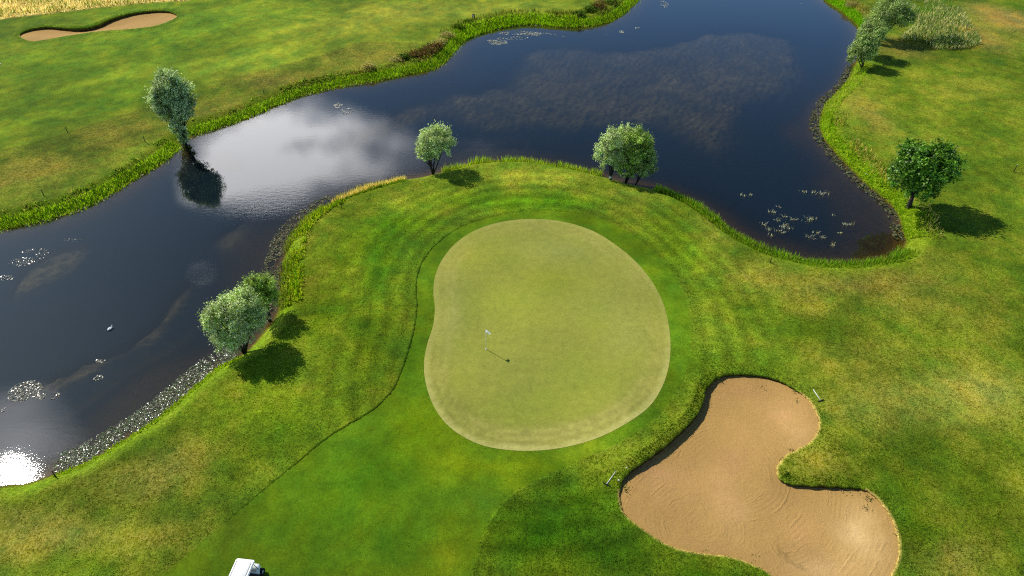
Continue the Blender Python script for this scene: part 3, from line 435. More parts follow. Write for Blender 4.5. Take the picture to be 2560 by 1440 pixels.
# mowing streaks lie along the far fairway
fa = math.atan2(fl[-1, 1]-fl[0, 1], fl[-1, 0]-fl[0, 0]); us = X*math.cos(fa)+Y*math.sin(fa); vs_ = -X*math.sin(fa)+Y*math.cos(fa)
stk = fbm(us/7., vs_, 1.7, 4, 120)*np.where((Y > 42) & (S > 1) & (X < 40), 1., 0.)*.42
tc = tc*(1+stk)[:, None]
fd = seg_dist(X, Y, fl, False)*np.where(far_side, -1, 1)
ls = (X < 15) & (S > 1) & (Y > 45)
tc = np.where((ls & (fd > 0) & (fd < 9))[:, None], tc*np.array([.94, .84, .9]), tc)
sm = sdf(X, Y, smooth(MEADOW, True, 4), 8.)+.8*fbm(X, Y, 3., 3, 8); km = 1-sstep(-.6, .5, sm)
tc = tc*(1-km[:, None])+km[:, None]*np.array(lin((226, 198, 140))); rv = np.where(km > .5, .8, rv)
bands = np.sin(fd*2*np.pi/7.5)*.07
tc = np.where((ls & (fd < 0) & (sm > 0))[:, None], tc*(1.06+bands)[:, None], tc)
# pond margins and bed
mud = np.array(lin((92, 74, 40))); bank = np.array(lin((118, 146, 20)))
kb = (1-sstep(.6, 2.6, S))*(S > 0); tc = tc*(1-.6*kb[:, None])+.6*kb[:, None]*bank
km = (1-sstep(-.1, .45, S)); tc = tc*(1-km[:, None])+km[:, None]*mud
wcol = np.array(lin((122, 118, 112)))*(.62+.9*np.clip(.5+1.5*fbm(X, Y, .9, 4, 15), 0, 1))[:, None]
wb = np.array(lin((130, 114, 106)))
mixw = np.clip(.5+2*fbm(X, Y, 7., 3, 33), 0, 1)[:, None]*.5
tc = np.where(wet[:, None], tc*(1-weed[:, None])+weed[:, None]*(wcol*(1-mixw)+wb*mixw), tc)
dv = np.where(S < .3, 0, dv); rv = np.where(S < 0, .6, rv)
idx = np.arange(nx*ny).reshape(ny, nx)
Fq = np.stack([idx[:-1, :-1].ravel(), idx[:-1, 1:].ravel(), idx[1:, 1:].ravel(), idx[1:, :-1].ravel()], 1)
ground = mesh_np('ground', np.stack([X, Y, Z], 1), Fq, M_TURF, {'turf': tc, 'dry': dv, 'rough': rv})
tag(ground, kind='structure')
# ------------------------------------------------------------------ water
wxs = axis([(-90, 90, .45)]); wys = axis([(20, 150, .45)])
WX, WY = np.meshgrid(wxs, wys); wxx, wyy = WX.ravel(), WY.ravel(); wS = pond(wxx, wyy)
keep_v = wS < 1.2
wi = np.arange(len(wxx)).reshape(WX.shape)
q = np.stack([wi[:-1, :-1].ravel(), wi[:-1, 1:].ravel(), wi[1:, 1:].ravel(), wi[1:, :-1].ravel()], 1)
q = q[keep_v[q].all(1)]
# depth under the surface, read off the ground grid
def bed_at(x, y):
    i = np.clip(np.searchsorted(gx, x)-1, 0, nx-2); j = np.clip(np.searchsorted(gy, y)-1, 0, ny-2)
    u = np.clip((x-gx[i])/(gx[i+1]-gx[i]), 0, 1); v = np.clip((y-gy[j])/(gy[j+1]-gy[j]), 0, 1)
    G = Z.reshape(ny, nx)
    return (G[j, i]*(1-u)+G[j, i+1]*u)*(1-v)+(G[j+1, i]*(1-u)+G[j+1, i+1]*u)*v
wd = np.maximum(ZW-bed_at(wxx, wyy), 0)
wr = .012+.035*np.clip(fbm(wxx, wyy, 14., 3, 55)*2.4, 0, 1)
for x, y, r, s in RIPPLES:
    wr += s*np.exp(-((wxx-x)**2+(wyy-y)**2)/r**2)
used = np.unique(q); remap = np.full(len(wxx), -1); remap[used] = np.arange(len(used))
water = mesh_np('pond_water', np.stack([wxx[used], wyy[used], np.full(len(used), ZW)], 1), remap[q], M_WATER, {'depth': wd[used], 'ripple': wr[used]})
tag(water, kind='structure')
# ------------------------------------------------------------------ putting green and sand: sheets with their own clean outline
def cdt_fill(P, step, jitter=.25):
    lo = P.min(0); hi = P.max(0)
    a, b = np.meshgrid(np.arange(lo[0], hi[0], step), np.arange(lo[1], hi[1], step)); a = a.ravel(); b = b.ravel()
    a = a+rng.uniform(-jitter, jitter, a.shape)*step; b = b+rng.uniform(-jitter, jitter, b.shape)*step
    k = sdf(a, b, P) < -step*.5
    pts = [Vector(p) for p in P]+[Vector((x, y)) for x, y in zip(a[k], b[k])]
    r = geometry.delaunay_2d_cdt(pts, [], [list(range(len(P)))], 1, 1e-5)
    V = np.array([(v.x, v.y) for v in r[0]]); Fc = np.array([f for f in r[2] if len(f) == 3])
    return V, Fc
V2, F3 = cdt_fill(P_GREEN, .35)
gs = pond(V2[:, 0], V2[:, 1]); gz = height(V2[:, 0], V2[:, 1], gs)+.012
x, y = V2[:, 0], V2[:, 1]; d = -sdf(x, y, P_GREEN)
gc = np.tile(np.array(lin((142, 143, 60))), (len(x), 1))
for (px, py, rx, ry, c, s) in GREEN_DABS:
    e = np.exp(-(((x-px)/rx)**2+((y-py)/ry)**2))*s; gc = gc*(1-e[:, None])+e[:, None]*np.array(lin(c))
k = fbm(x, y, 5., 5, 61); gc = gc*(1+.42*k)[:, None]*np.stack([1+.12*k, 1+0*k, 1-.25*k], 1)
# clean-up pass: paler, worn rings near the edge, strongest on the near side
worn = (1-sstep(1.5, 2.3, d))*(.35+.65*sstep(38, 30, y))*np.clip(.6+1.5*fbm(x, y, 4., 3, 14), 0, 1)
ringw = .5+.5*np.sin(d*2*np.pi/.62+.8)
gc = gc*(1-worn[:, None]*.75)+worn[:, None]*.75*np.array(lin((182, 172, 96)))
gc = gc*(1-.24*(ringw*(1-sstep(1.4, 2.6, d))*(.35+.65*sstep(42, 32, y)))[:, None])
rim = (1-sstep(.25, .45, d))*(.25+.75*sstep(44, 31, y)); gc = gc*(1-.45*rim[:, None])+.45*rim[:, None]*np.array(lin((196, 190, 116)))
green = mesh_np('putting_green', np.stack([x, y, gz], 1), F3, M_GREEN, {'turf': gc})
tag(green, kind='structure')
def sand_bunker(P, L, depth, step, dabs, name, over):
    Vb, Fb = cdt_fill(P, step); x, y = Vb[:, 0], Vb[:, 1]
    num = 0.; den = 0.; dmin = np.full(x.shape, 1e9)
    for i in range(0, len(P), 2):
        d2 = (x-P[i, 0])**2+(y-P[i, 1])**2; w = 1/(d2+.15)**1.5; num = num+w*L[i]; den = den+w; dmin = np.minimum(dmin, d2)
    d = np.sqrt(dmin)
    z = height(x, y)-num/den-depth*sstep(0, 3.5, d)+.05*fbm(x, y, 1.2, 3, 4)*sstep(0, .4, d)
    c = np.tile(np.array(lin((174, 138, 80))), (len(x), 1))
    for (px, py, rx, ry, col, s) in dabs:
        e = np.exp(-(((x-px)/rx)**2+((y-py)/ry)**2))*s*.9*np.clip(.8+1.6*fbm(x, y, 1.5, 4, 44), 0, 1.3); c = c*(1-e[:, None])+e[:, None]*np.array(lin(col))
    c = c*(1+.22*fbm(x, y, 2.6, 4, 31))[:, None]
    # two families of rake sweeps
    ra = np.hypot(x-RAKE_A[0], y-RAKE_A[1]); rb = np.hypot(x-RAKE_B[0], y-RAKE_B[1]); rc = np.hypot(x-RAKE_C[0], y-RAKE_C[1])
    t = np.where(rb < rc, rb, rc); wv = fbm(x, y, 3., 3, 71)
    t = np.where(ra+1.5*wv < rb+1.0, ra, t)+.5*wv
    o = mesh_np(name, np.stack([x, y, z], 1), Fb, M_SAND, {'sandcol': c, 'rake': t, 'rake2': t})
    tag(o, kind='structure')
    # turf lip: a collar of turf out to where the ground starts, and the cut face down into the sand
    n = len(P); T = np.roll(P, -1, 0)-np.roll(P, 1, 0); T /= np.maximum(np.hypot(T[:, 0], T[:, 1]), 1e-6)[:, None]
    area = np.sum(P[:, 0]*np.roll(P[:, 1], -1)-np.roll(P[:, 0], -1)*P[:, 1])
    Nn = np.stack([T[:, 1], -T[:, 0]], 1)*(1 if area > 0 else -1)        # outward
    rag = rng.normal(0, 1, n); rag = (rag+np.roll(rag, 1))*.5
    rows = []; 
    offs = [(over*1.9, .0, .012), (over*1.2, 0, .016), (over*.6, 0, .022), (.18, 0, .03), (.0, .03, .015), (-.04, .04, -.06)]
    for o_, rg, dz in offs:
        Q = P+Nn*(o_+rag*rg)[:, None]; rows.append(np.column_stack([Q, height(Q[:, 0], Q[:, 1])+dz]))
    Q = P+Nn*(.0+rag*.03)[:, None]; rows.append(np.column_stack([Q, height(Q[:, 0], Q[:, 1])-L*.5-.05]))
    Q = P-Nn*(.05)*np.clip(L*2, .3, 1)[:, None]; rows.append(np.column_stack([Q, height(Q[:, 0], Q[:, 1])-L-.12]))
    R_ = np.array(rows); m = len(rows); VV = R_.reshape(-1, 3)
    ii = np.arange(n); jj = (ii+1) % n; ff = []
    for r in range(m-1):
        ff.append(np.stack([r*n+ii, r*n+jj, (r+1)*n+jj, (r+1)*n+ii], 1))
    ff = np.concatenate(ff)
    if area < 0: ff = ff[:, ::-1]
    xs, ys = VV[:, 0], VV[:, 1]; ss = pond(xs, ys)
    cc, dd, rr = turf_colour(xs, ys, ss, sdf(xs, ys, P_GREEN, 14.), sdf(xs, ys, P_APRON, 3.))
    soil = np.array(lin((70, 54, 34))); row = np.repeat(np.arange(m), n); Lr = np.tile(L, m)
    fs = np.where(row >= 6, 1., np.where(row == 5, .3, 0.))*1.
    pale = np.where((Lr < .16) & (row >= 4), 1., 0.)
    cc = cc*(1-fs[:, None])+fs[:, None]*soil
    cc = cc*(1-.8*pale[:, None])+.8*pale[:, None]*np.array(lin((196, 166, 112)))
    e = mesh_np('bunker_lip', VV, ff, M_TURF, {'turf': cc, 'dry': dd*(fs < .2), 'rough': np.full(len(VV), .9)})
    tag(e, kind='structure')
    return P, Nn, L
PB, NB, LB = sand_bunker(P_BUNK, L_BUNK, .12, .28, SAND_DABS, 'sand_bunker', .42)
PB2, NB2, LB2 = sand_bunker(P_BUNK2, L_BUNK2, .1, .7, [], 'sand_bunker', .60)
# ------------------------------------------------------------------ blades and leaves as real faces
class Blades:
    def __init__(s): s.v = []; s.c = []; s.n = 0
    def add(s, x, y, z, h, w, col, lean=.35, bend=(0, 0)):
        n = len(x); a = rng.uniform(0, 2*np.pi, n); dx, dy = np.cos(a)*w/2, np.sin(a)*w/2
        la = rng.uniform(0, 2*np.pi, n); ll = rng.uniform(0, lean, n)*h
        tx = x+np.cos(la)*ll+bend[0]*h; ty = y+np.sin(la)*ll+bend[1]*h
        A = np.stack([x-dx, y-dy, z-.05*h], 1); B = np.stack([x+dx, y+dy, z-.05*h], 1); T = np.stack([tx, ty, z+h*np.sqrt(np.maximum(1-(ll/h)**2, .2))], 1)
        Mx = np.stack([(x+tx)/2+dx*.9, (y+ty)/2+dy*.9, z+h*.55], 1); My = np.stack([(x+tx)/2-dx*.9, (y+ty)/2-dy*.9, z+h*.55], 1)
        s.v.append(np.stack([A, B, Mx, My, T], 1)); s.c.append(np.repeat(np.asarray(col)[:, None, :], 5, 1)); s.n += n
    def build(s, name, mat, parent=None):
        V = np.concatenate(s.v).reshape(-1, 3); C_ = np.concatenate(s.c).reshape(-1, 3); n = s.n; b = np.arange(n)*5
        tri = np.concatenate([np.stack([b, b+1, b+2], 1), np.stack([b, b+2, b+3], 1), np.stack([b+3, b+2, b+4], 1)])
        return mesh_np(name, V, tri, mat, {'Col': C_}, False, parent)
def pal(n, cols, jit=.18, wts=None):
    cols = np.array([lin(c) for c in cols]); i = rng.choice(len(cols), n, p=wts)
    return cols[i]*rng.uniform(1-jit, 1+jit, (n, 1))
def shore_between(a, b):
    """the stretch of shoreline between two surveyed anchors: points and inland normals"""
    d = P_SHORE
    i = int(np.argmin(((d-np.array(a))**2).sum(1))); j = int(np.argmin(((d-np.array(b))**2).sum(1)))
    n = len(d); fwd = (j-i) % n; back = (i-j) % n
    ids = [(i+k) % n for k in range(fwd+1)] if fwd <= back else [(i-k) % n for k in range(back+1)]
    Q = d[ids]; return Q
def scatter(Q, s0, s1, density, clump=0., taper=True):
    seg = np.diff(Q, axis=0); L = np.hypot(seg[:, 0], seg[:, 1]); n = int(L.sum()*(s1-s0)*density)
    i = rng.choice(len(seg), n, p=L/L.sum()); t = rng.uniform(0, 1, n); p = Q[i]+seg[i]*t[:, None]
    nr = np.stack([seg[:, 1], -seg[:, 0]], 1)/np.maximum(L, 1e-6)[:, None]
    # inland side = outside the pond polygon
    test = Q[:-1]+seg*.5+nr*.3; sgn = np.where(inside(test[:, 0], test[:, 1], P_SHORE), -1, 1)
    off = rng.uniform(s0, s1, n); p = p+nr[i]*(sgn[i]*off)[:, None]
    if clump:
        k = fbm(p[:, 0], p[:, 1], 1.6, 3, 77)+.5 > clump*rng.uniform(.75, 1.3, n); p = p[k]; off = off[k]
    return p[:, 0], p[:, 1], off
def strip(B, key, s0, s1, dens, h, w, cols, clump=0., lean=.35, jit=.2, wts=None, bend=(0, 0), hvar=.35):
    Q = shore_between(*ANCH[key]) if isinstance(key, str) else np.array(key)
    x, y, off = scatter(Q, s0, s1, dens, clump); s = pond(x, y); z = np.maximum(height(x, y, s), ZW-.25)
    n = len(x); hh = h*rng.uniform(1-hvar, 1+hvar, n)*(.75+.5*np.clip(.5+1.5*fbm(x, y, 2., 2, 12), 0, 1))
    c = pal(n, cols, jit, wts); c = c*(1+.5*fbm(x, y, 1.8, 3, 19))[:, None]
    B.add(x, y, z, hh, w*rng.uniform(.7, 1.3, n), c, lean, bend)
BR = [(172, 210, 20), (152, 198, 16), (192, 218, 42), (124, 172, 22), (200, 216, 78), (104, 144, 28)]
# reeds along the far bank
B = Blades()
strip(B, 'upper_west', -.25, 1.15, 112, .38, .036, BR, 0, .7)
strip(B, 'upper_mid', -.2, .9, 90, .34, .036, BR, .3, .7)
strip(B, 'upper_mid', 0, 1.1, 67, .28, .036, BR, 0, .7)
strip(B, 'upper_east', -.2, 1.25, 112, .38, .036, BR, 0, .7)
strip(B, 'far_west', -.2, 2.2, 50, .45, .06, BR[:4], 0, .7)
for key in ('upper_west', 'upper_mid', 'upper_east'):
    strip(B, key, -.75, -.1, 9, .6, .03, BR[:4], .35, .5)
tag(B.build('reeds', M_BLADE), 'bright green reeds in a band along the far bank of the pond', 'reeds', kind='stuff')
B = Blades()
strip(B, 'tip', -.35, .8, 60, .75, .05, [(150, 184, 36), (124, 162, 36), (172, 192, 54), (146, 138, 74)], .4)
strip(B, 'tip', .2, 1.3, 50, .3, .06, [(150, 165, 30), (128, 158, 22), (165, 165, 60)])
strip(B, 'south', -.35, .7, 90, .7, .055, [(118, 166, 28), (140, 180, 32), (156, 160, 74), (104, 142, 36)], .3)
strip(B, 'south', .4, 1.5, 70, .35, .06, [(130, 160, 30), (112, 150, 24), (150, 160, 60)])
strip(B, 'south', -.8, -.1, 26, .45, .05, [(120, 112, 80), (100, 104, 60), (140, 128, 96)], .4)
tag(B.build('reeds', M_BLADE), 'green reeds round the pond edge between the lawn and the water', 'reeds', kind='stuff')
B = Blades()
strip(B, 'gold', -.2, 1.3, 120, .6, .05, [(240, 206, 124), (224, 186, 104), (248, 220, 152), (180, 178, 76)], 0, .7, .15)
strip(B, 'gold', -.8, .0, 26, .6, .05, [(120, 140, 60), (170, 160, 90), (100, 120, 50)], .35)
strip(B, 'gold', 1.2, 1.8, 80, .3, .06, [(84, 128, 24), (104, 140, 30)])
tag(B.build('golden_grass', M_BLADE), 'strip of golden dry grass on the bank above the water', 'dry grass', kind='stuff')
B = Blades()
strip(B, 'west_bank', .0, 1.3, 80, .45, .06, [(140, 156, 34), (122, 148, 26), (100, 128, 28), (160, 156, 62)], .38, .7)
strip(B, 'west_bank', .9, 2.2, 75, .34, .08, [(164, 178, 24), (138, 164, 20), (176, 178, 50), (92, 134, 22)], .4, .8)
strip(B, 'west_bank', -.3, .7, 35, .5, .05, [(104, 112, 56), (130, 128, 80), (92, 104, 50)], .35)
strip(B, 'west_low', -.05, .7, 55, .22, .07, [(128, 158, 14), (112, 146, 14), (146, 164, 30)], .2)
strip(B, 'east', .0, 1.4, 60, .34, .06, [(150, 184, 24), (168, 190, 34), (130, 168, 26)], .15, .7)
strip(B, 'east', 1.3, 3.0, 34, .3, .07, [(170, 180, 60), (200, 184, 100), (136, 164, 40), (214, 190, 120)], .42, .8)
strip(B, 'east', .5, 2.7, 13, .55, .10, [(120, 164, 26), (98, 142, 24), (176, 176, 60)], .55, .8)
strip(B, 'east', 1.6, 3.1, 14, .5, .06, [(232, 204, 130), (210, 180, 100)], .56, .7)
strip(B, 'west_bank', .4, 1.8, 10, .5, .09, [(104, 150, 24), (124, 166, 28)], .55, .8)
strip(B, 'east_up', -.1, 1.8, 60, .45, .06, [(164, 186, 40), (142, 176, 30), (190, 184, 86)], .2, .7)
strip(B, 'far_east', .0, 1.3, 90, .45, .06, [(130, 190, 12), (146, 196, 18), (116, 174, 12)], 0, .7)
strip(B, 'far_east', 1.2, 3.4, 40, .4, .06, [(168, 156, 70), (140, 150, 50), (186, 166, 96)], .2)
tag(B.build('bank_grass', M_BLADE), 'rank yellow green grass on the sloping pond banks', 'grass', kind='stuff')
# herbs on the crest of the far bank
B = Blades()
for key in ('upper_west', 'upper_mid', 'upper_east'):
    strip(B, key, 1.1, 2.3, 34, .26, .11, [(120, 150, 36), (98, 134, 30), (150, 164, 56), (84, 116, 26), (176, 164, 86)], .45, 1.0)
strip(B, 'upper_east', 1.4, 2.4, 14, .45, .07, [(150, 118, 76), (178, 156, 96), (110, 84, 54)], .5, .5)
strip(B, 'far_west', 2.2, 4.0, 30, .5, .08, [(110, 126, 40), (150, 146, 70), (88, 108, 30)], .3, .6)
tag(B.build('bank_herbs', M_BLADE), 'dark scrubby herbs on the crest of the far bank behind the reeds', 'herbs', kind='stuff')
# meadow and tall patch
def fill_poly(B, P, dens, h, w, cols, clump=0., lean=.4, wts=None, bend=(0, 0), seed=5):
    P = smooth(P, True, 4); lo = P.min(0); hi = P.max(0); n = int((hi-lo).prod()*dens)
    x = rng.uniform(lo[0], hi[0], n); y = rng.uniform(lo[1], hi[1], n)
    k = (sdf(x, y, P)+.7*fbm(x, y, 3., 3, 8)) < 0
    if clump: k &= (fbm(x, y, 4., 3, seed)+.5) > clump*rng.uniform(.7, 1.3, n)
    x, y = x[k], y[k]; z = height(x, y); n = len(x)
    c = pal(n, cols, .15, wts)*(1+.5*fbm(x, y, 3., 3, seed+2))[:, None]
    B.add(x, y, z, h*rng.uniform(.6, 1.3, n), w*rng.uniform(.7, 1.3, n), c, lean, bend)
B = Blades()
fill_poly(B, MEADOW, 10, .55, .09, [(246, 226, 176), (236, 208, 148), (222, 190, 124), (250, 236, 196)], .12, .8, None, (.25, -.1))
fill_poly(B, MEADOW, 9, .8, .10, [(132, 140, 60), (112, 128, 48)], .52, .5, None, (.2, -.1), 23)
tag(B.build('meadow_grass', M_BLADE), 'tall straw coloured meadow grass beyond the far bunker', 'meadow grass', kind='stuff')
B = Blades()
fill_poly(B, TALL_PATCH, 22, .7, .09, [(228, 212, 164), (190, 186, 122), (150, 164, 90), (240, 222, 176)], .4, .7)
fill_poly(B, TALL_PATCH, 16, .7, .10, [(120, 150, 70), (140, 164, 92), (104, 138, 56)], .46, .6, None, (0, 0), 33)
tag(B.build('rough_grass', M_BLADE), 'patch of tall pale and green rough grass beside the far trees', 'rough grass', kind='stuff')
# longer turf standing proud along the mown edges, and fringes round the bunkers
def edge_strip(B, P, w0, w1, dens, h, w, cols, closed=False):
    P = np.array(P); Q = np.vstack([P, P[:1]]) if closed else P
    seg = np.diff(Q, axis=0); L = np.hypot(seg[:, 0], seg[:, 1]); n = int(L.sum()*(w1-w0)*dens)
    i = rng.choice(len(seg), n, p=L/L.sum()); p = Q[i]+seg[i]*rng.uniform(0, 1, (n, 1))
    nr = np.stack([-seg[:, 1], seg[:, 0]], 1)/np.maximum(L, 1e-6)[:, None]
    p = p+nr[i]*rng.uniform(w0, w1, (n, 1)); x, y = p[:, 0], p[:, 1]
    B.add(x, y, height(x, y)+.01, h*rng.uniform(.5, 1.3, n), w*rng.uniform(.7, 1.3, n), pal(n, cols), .5)
B = Blades()
edge_strip(B, MOW, .02, .3, 60, .07, .03, [(72, 120, 14), (86, 128, 20), (60, 104, 12)])
edge_strip(B, ROUGH_EDGE, -.3, -.02, 60, .06, .03, [(50, 96, 8), (60, 104, 14)])
def cut_edge(P, side, hgt):
    """the step where the longer cut meets the shorter: a low turf shoulder with an upright edge"""
    P = smooth(P, False, 3); T = np.gradient(P, axis=0); T /= np.hypot(T[:, 0], T[:, 1])[:, None]; Nn = np.stack([-T[:, 1], T[:, 0]], 1)*side
    n = len(P); t = np.linspace(0, 1, n); tp = sstep(0, .25, t)*(1-sstep(.62, .9, t)); wob = .03*rng.normal(0, 1, n)
    rows = []
    for off, dz in ((0., -.02), (.015, hgt), (.18, hgt*.95), (.45, hgt*.6), (.9, -.015)):
        Q = P+Nn*(off+(wob if off < .1 else 0))[:, None] if off < .1 else P+Nn*off
        rows.append(np.column_stack([Q, height(Q[:, 0], Q[:, 1])+(dz*tp*(1+.25*rng.normal(0, 1, n)*(off < .1)) if dz > 0 else dz)]))
    V = np.concatenate(rows); k = np.arange(n-1); F = np.concatenate([np.stack([r*n+k, r*n+k+1, (r+1)*n+k+1, (r+1)*n+k], 1) for r in range(len(rows)-1)])
    if side > 0: F = F[:, ::1]
    x, y = V[:, 0], V[:, 1]; cc, dd, rr = turf_colour(x, y, pond(x, y), sdf(x, y, P_GREEN, 14.), np.abs(sdf(x, y, P_APRON, 3.))+.2)
    tag(mesh_np('turf_edge', V, F, M_TURF, {'turf': cc, 'dry': dd, 'rough': rr}), kind='structure')
cut_edge(MOW, 1, .038); cut_edge(ROUGH_EDGE, -1, .05)
def lip_fringe(B, P, Nn, L, dens, cols, h):
    for r in range(dens):
        k = rng.uniform(0, 1, len(P)) < np.clip(L*1.6, .10, 1); Q = P[k]+Nn[k]*rng.uniform(.0, .7, (k.sum(), 1))+rng.normal(0, .06, (k.sum(), 2))
        n = len(Q); x, y = Q[:, 0], Q[:, 1]
        z = height(x, y)+.03
        hh = h*rng.uniform(.5, 1.4, n)*np.clip(.5+L[k], .5, 1.2)
        A = rng.uniform(0, 1, n)
        B.add(x, y, z, hh, .05*rng.uniform(.7, 1.3, n), pal(n, cols), .9)
lip_fringe(B, PB, NB, LB, 46, [(62, 102, 16), (80, 118, 28), (48, 88, 12), (96, 124, 44)], .06)
lip_fringe(B, PB2, NB2, LB2, 16, [(70, 112, 16), (86, 124, 24)], .12)
tag(B.build('longer_turf', M_BLADE), 'longer turf left standing along the mown edges and bunker lips', 'grass', kind='stuff')
# tufts standing up out of the rough
B = Blades(); n = 170000
x = rng.uniform(-42, 44, n); y = 14+62*rng.uniform(0, 1, n)**1.25
k = np.abs(x) < y*.95+9; x, y = x[k], y[k]
d1 = sdf(x, y, P_APRON, 3.); d2 = sdf(x, y, P_BUNK, 3.); s = pond(x, y)
k = (d1 > .15) & (d2 > .25) & (s > 1.8) & (fbm(x, y, 1.4, 3, 151)+.5 > rng.uniform(.2, .75, len(x))); x, y, s, d1 = x[k], y[k], s[k], d1[k]
cc, dd, rr = turf_colour(x, y, s, sdf(x, y, P_GREEN, 14.), d1); n = len(x)
cc = cc*np.array([1.0, .99, .62])*1.5*rng.uniform(.7, 1.35, (n, 1)); dm = rng.uniform(0, 1, n) < dd*.5
cc[dm] = np.array(lin((190, 172, 100)))*rng.uniform(.8, 1.2, (dm.sum(), 1))
B.add(x, y, height(x, y, s)+.005, rng.uniform(.025, .075, n), rng.uniform(.03, .08, n), cc, 1.5)
tag(B.build('rough_tufts', M_BLADE), 'uneven tufts of longer grass standing in the rough round the green', 'grass', kind='stuff')
# small weeds growing in the sand near the rim
B = Blades()
for (x, y, r, n) in SAND_WEEDS:
    a = rng.normal(0, r, (n, 2)); B.add(x+a[:, 0], y+a[:, 1], height(x+a[:, 0], y+a[:, 1])-.1, np.full(n, .12), np.full(n, .05), pal(n, [(70, 108, 24), (98, 122, 46), (60, 90, 22)]), .9)
tag(B.build('sand_weeds', M_BLADE), 'small green weeds sprouting at the edges of the near bunker', 'weeds', kind='stuff')
# ------------------------------------------------------------------ things that float
def flat_leaves(x, y, z, size, cols, tilt, aspect=.55, lift=.02):
    n = len(x); a = rng.uniform(0, 2*np.pi, n); L = size*rng.uniform(.6, 1.4, n); Wd = L*aspect*rng.uniform(.7, 1.2, n)
    t1 = rng.normal(0, tilt, n); t2 = rng.normal(0, tilt, n)
    u = np.stack([np.cos(a), np.sin(a), t1], 1)*L[:, None]/2; v = np.stack([-np.sin(a), np.cos(a), t2], 1)*Wd[:, None]/2
    c = np.stack([x, y, z+lift*rng.uniform(.3, 2, n)], 1)
    V = np.stack([c-u, c-u*.3-v, c+u*.45-v*.9, c+u, c+u*.45+v*.9, c-u*.3+v], 1).reshape(-1, 3)
    return V, (np.arange(n)*6)[:, None]+np.arange(6)[None, :], np.repeat(cols, 6, 0)
def leaf_belt(name, parts, label, mat):
    Vs, Fs, Cs, o = [], [], [], 0
    for key, s0, s1, dens, size, cols, tilt, clump in parts:
        Q = shore_between(*ANCH[key]); x, y, off = scatter(Q, s0, s1, dens, clump); n = len(x)
        edge = np.clip((off-s0)/.5+rng.uniform(-.5, .8, n), 0, 1) > .35; x, y = x[edge], y[edge]; n = len(x)
        V, Fc, C_ = flat_leaves(x, y, np.full(n, ZW), size, pal(n, cols), tilt); Vs.append(V); Fs.append(Fc+o); Cs.append(C_); o += len(V)
    t = mesh_np(name, np.concatenate(Vs), np.concatenate(Fs), mat, {'Col': np.concatenate(Cs)}, False)
    return tag(t, label, 'water plants', kind='stuff')
GREYG = [(84, 92, 54), (104, 102, 68), (66, 80, 40), (124, 114, 84), (52, 62, 36)]
GRN = [(74, 104, 34), (92, 112, 44), (60, 86, 30), (110, 112, 76), (96, 78, 70)]
leaf_belt('pondweed', [('west_low', -1.85, .05, 250, .09, GRN, .26, .24)], 'glinting pondweed floating in a broad belt along the near left shore', M_FLOAT)
leaf_belt('pondweed', [('west_bank', -1.7, .0, 60, .22, GREYG, .3, .3), ('gold', -1.2, -.3, 12, .2, GREYG, .3, .4),
    ('east', -1.2, .05, 42, .24, GREYG, .3, .3), ('east_up', -1.2, .05, 40, .24, GREYG, .3, .3), ('upper_west', -.55, .0, 26, .2, [(170, 160, 130), (120, 120, 90)], .2, .35), ('upper_mid', -.5, .0, 18, .2, [(176, 168, 140), (120, 120, 90)], .2, .4), ('upper_east', -.5, .0, 14, .2, [(176, 168, 140), (120, 120, 90)], .2, .4), ('south', -.7, .0, 20, .2, GREYG, .3, .3)],
    'dull grey green pondweed matted along the other shores of the pond', M_FLOATM)
def mats_of(name, items, cols, size, tilt, label, cat):
    Vs, Fs, Cs, o = [], [], [], 0
    for (p, rx, ry, n) in items:
        n = int(n*2.6); a = rng.uniform(0, 2*np.pi, n); r = np.sqrt(rng.uniform(0, 1, n))
        x = p[0]+np.cos(a)*r*rx; y = p[1]+np.sin(a)*r*ry; k = fbm(x, y, 1.1, 2, 3)+.5 > .36; x, y = x[k], y[k]; n = len(x)
        V, Fc, C_ = flat_leaves(x, y, np.full(n, ZW), size, pal(n, cols, .12), tilt, .5); Vs.append(V); Fs.append(Fc+o); Cs.append(C_); o += len(V)
    t = mesh_np(name, np.concatenate(Vs), np.concatenate(Fs), M_FLOAT, {'Col': np.concatenate(Cs)}, False)
    return tag(t, label, cat, kind='stuff')
mats_of('pond_scum', SCUM, [(190, 184, 164), (164, 162, 138), (126, 132, 110), (104, 112, 92)], .24, .12, 'pale scum floating in rafts off the far bank', 'scum')
mats_of('algae_mat', ALGAE, [(110, 108, 84), (130, 124, 96), (90, 88, 60)], .11, .2, 'glinting algae mats floating on the near left water', 'algae')
# dead reed clumps standing in the dark end of the pond
for (p, s) in DEAD:
    B = Blades(); n = int(9*s)+4; a = rng.normal(0, .10*s, (n, 2)); a[:, 0] *= 2.2
    B.add(p[0]+a[:, 0], p[1]+a[:, 1], np.full(n, ZW-.02), rng.uniform(.15, .5, n)*s**.5, np.full(n, .038), pal(n, [(250, 246, 232), (226, 216, 186), (180, 168, 130)], .1), 1.5)
    tag(B.build('reed_clump', M_BLADE), 'small clump of pale dead reeds poking out of the dark end of the pond', 'reed clump', 'pale dead reed clumps in the pond')
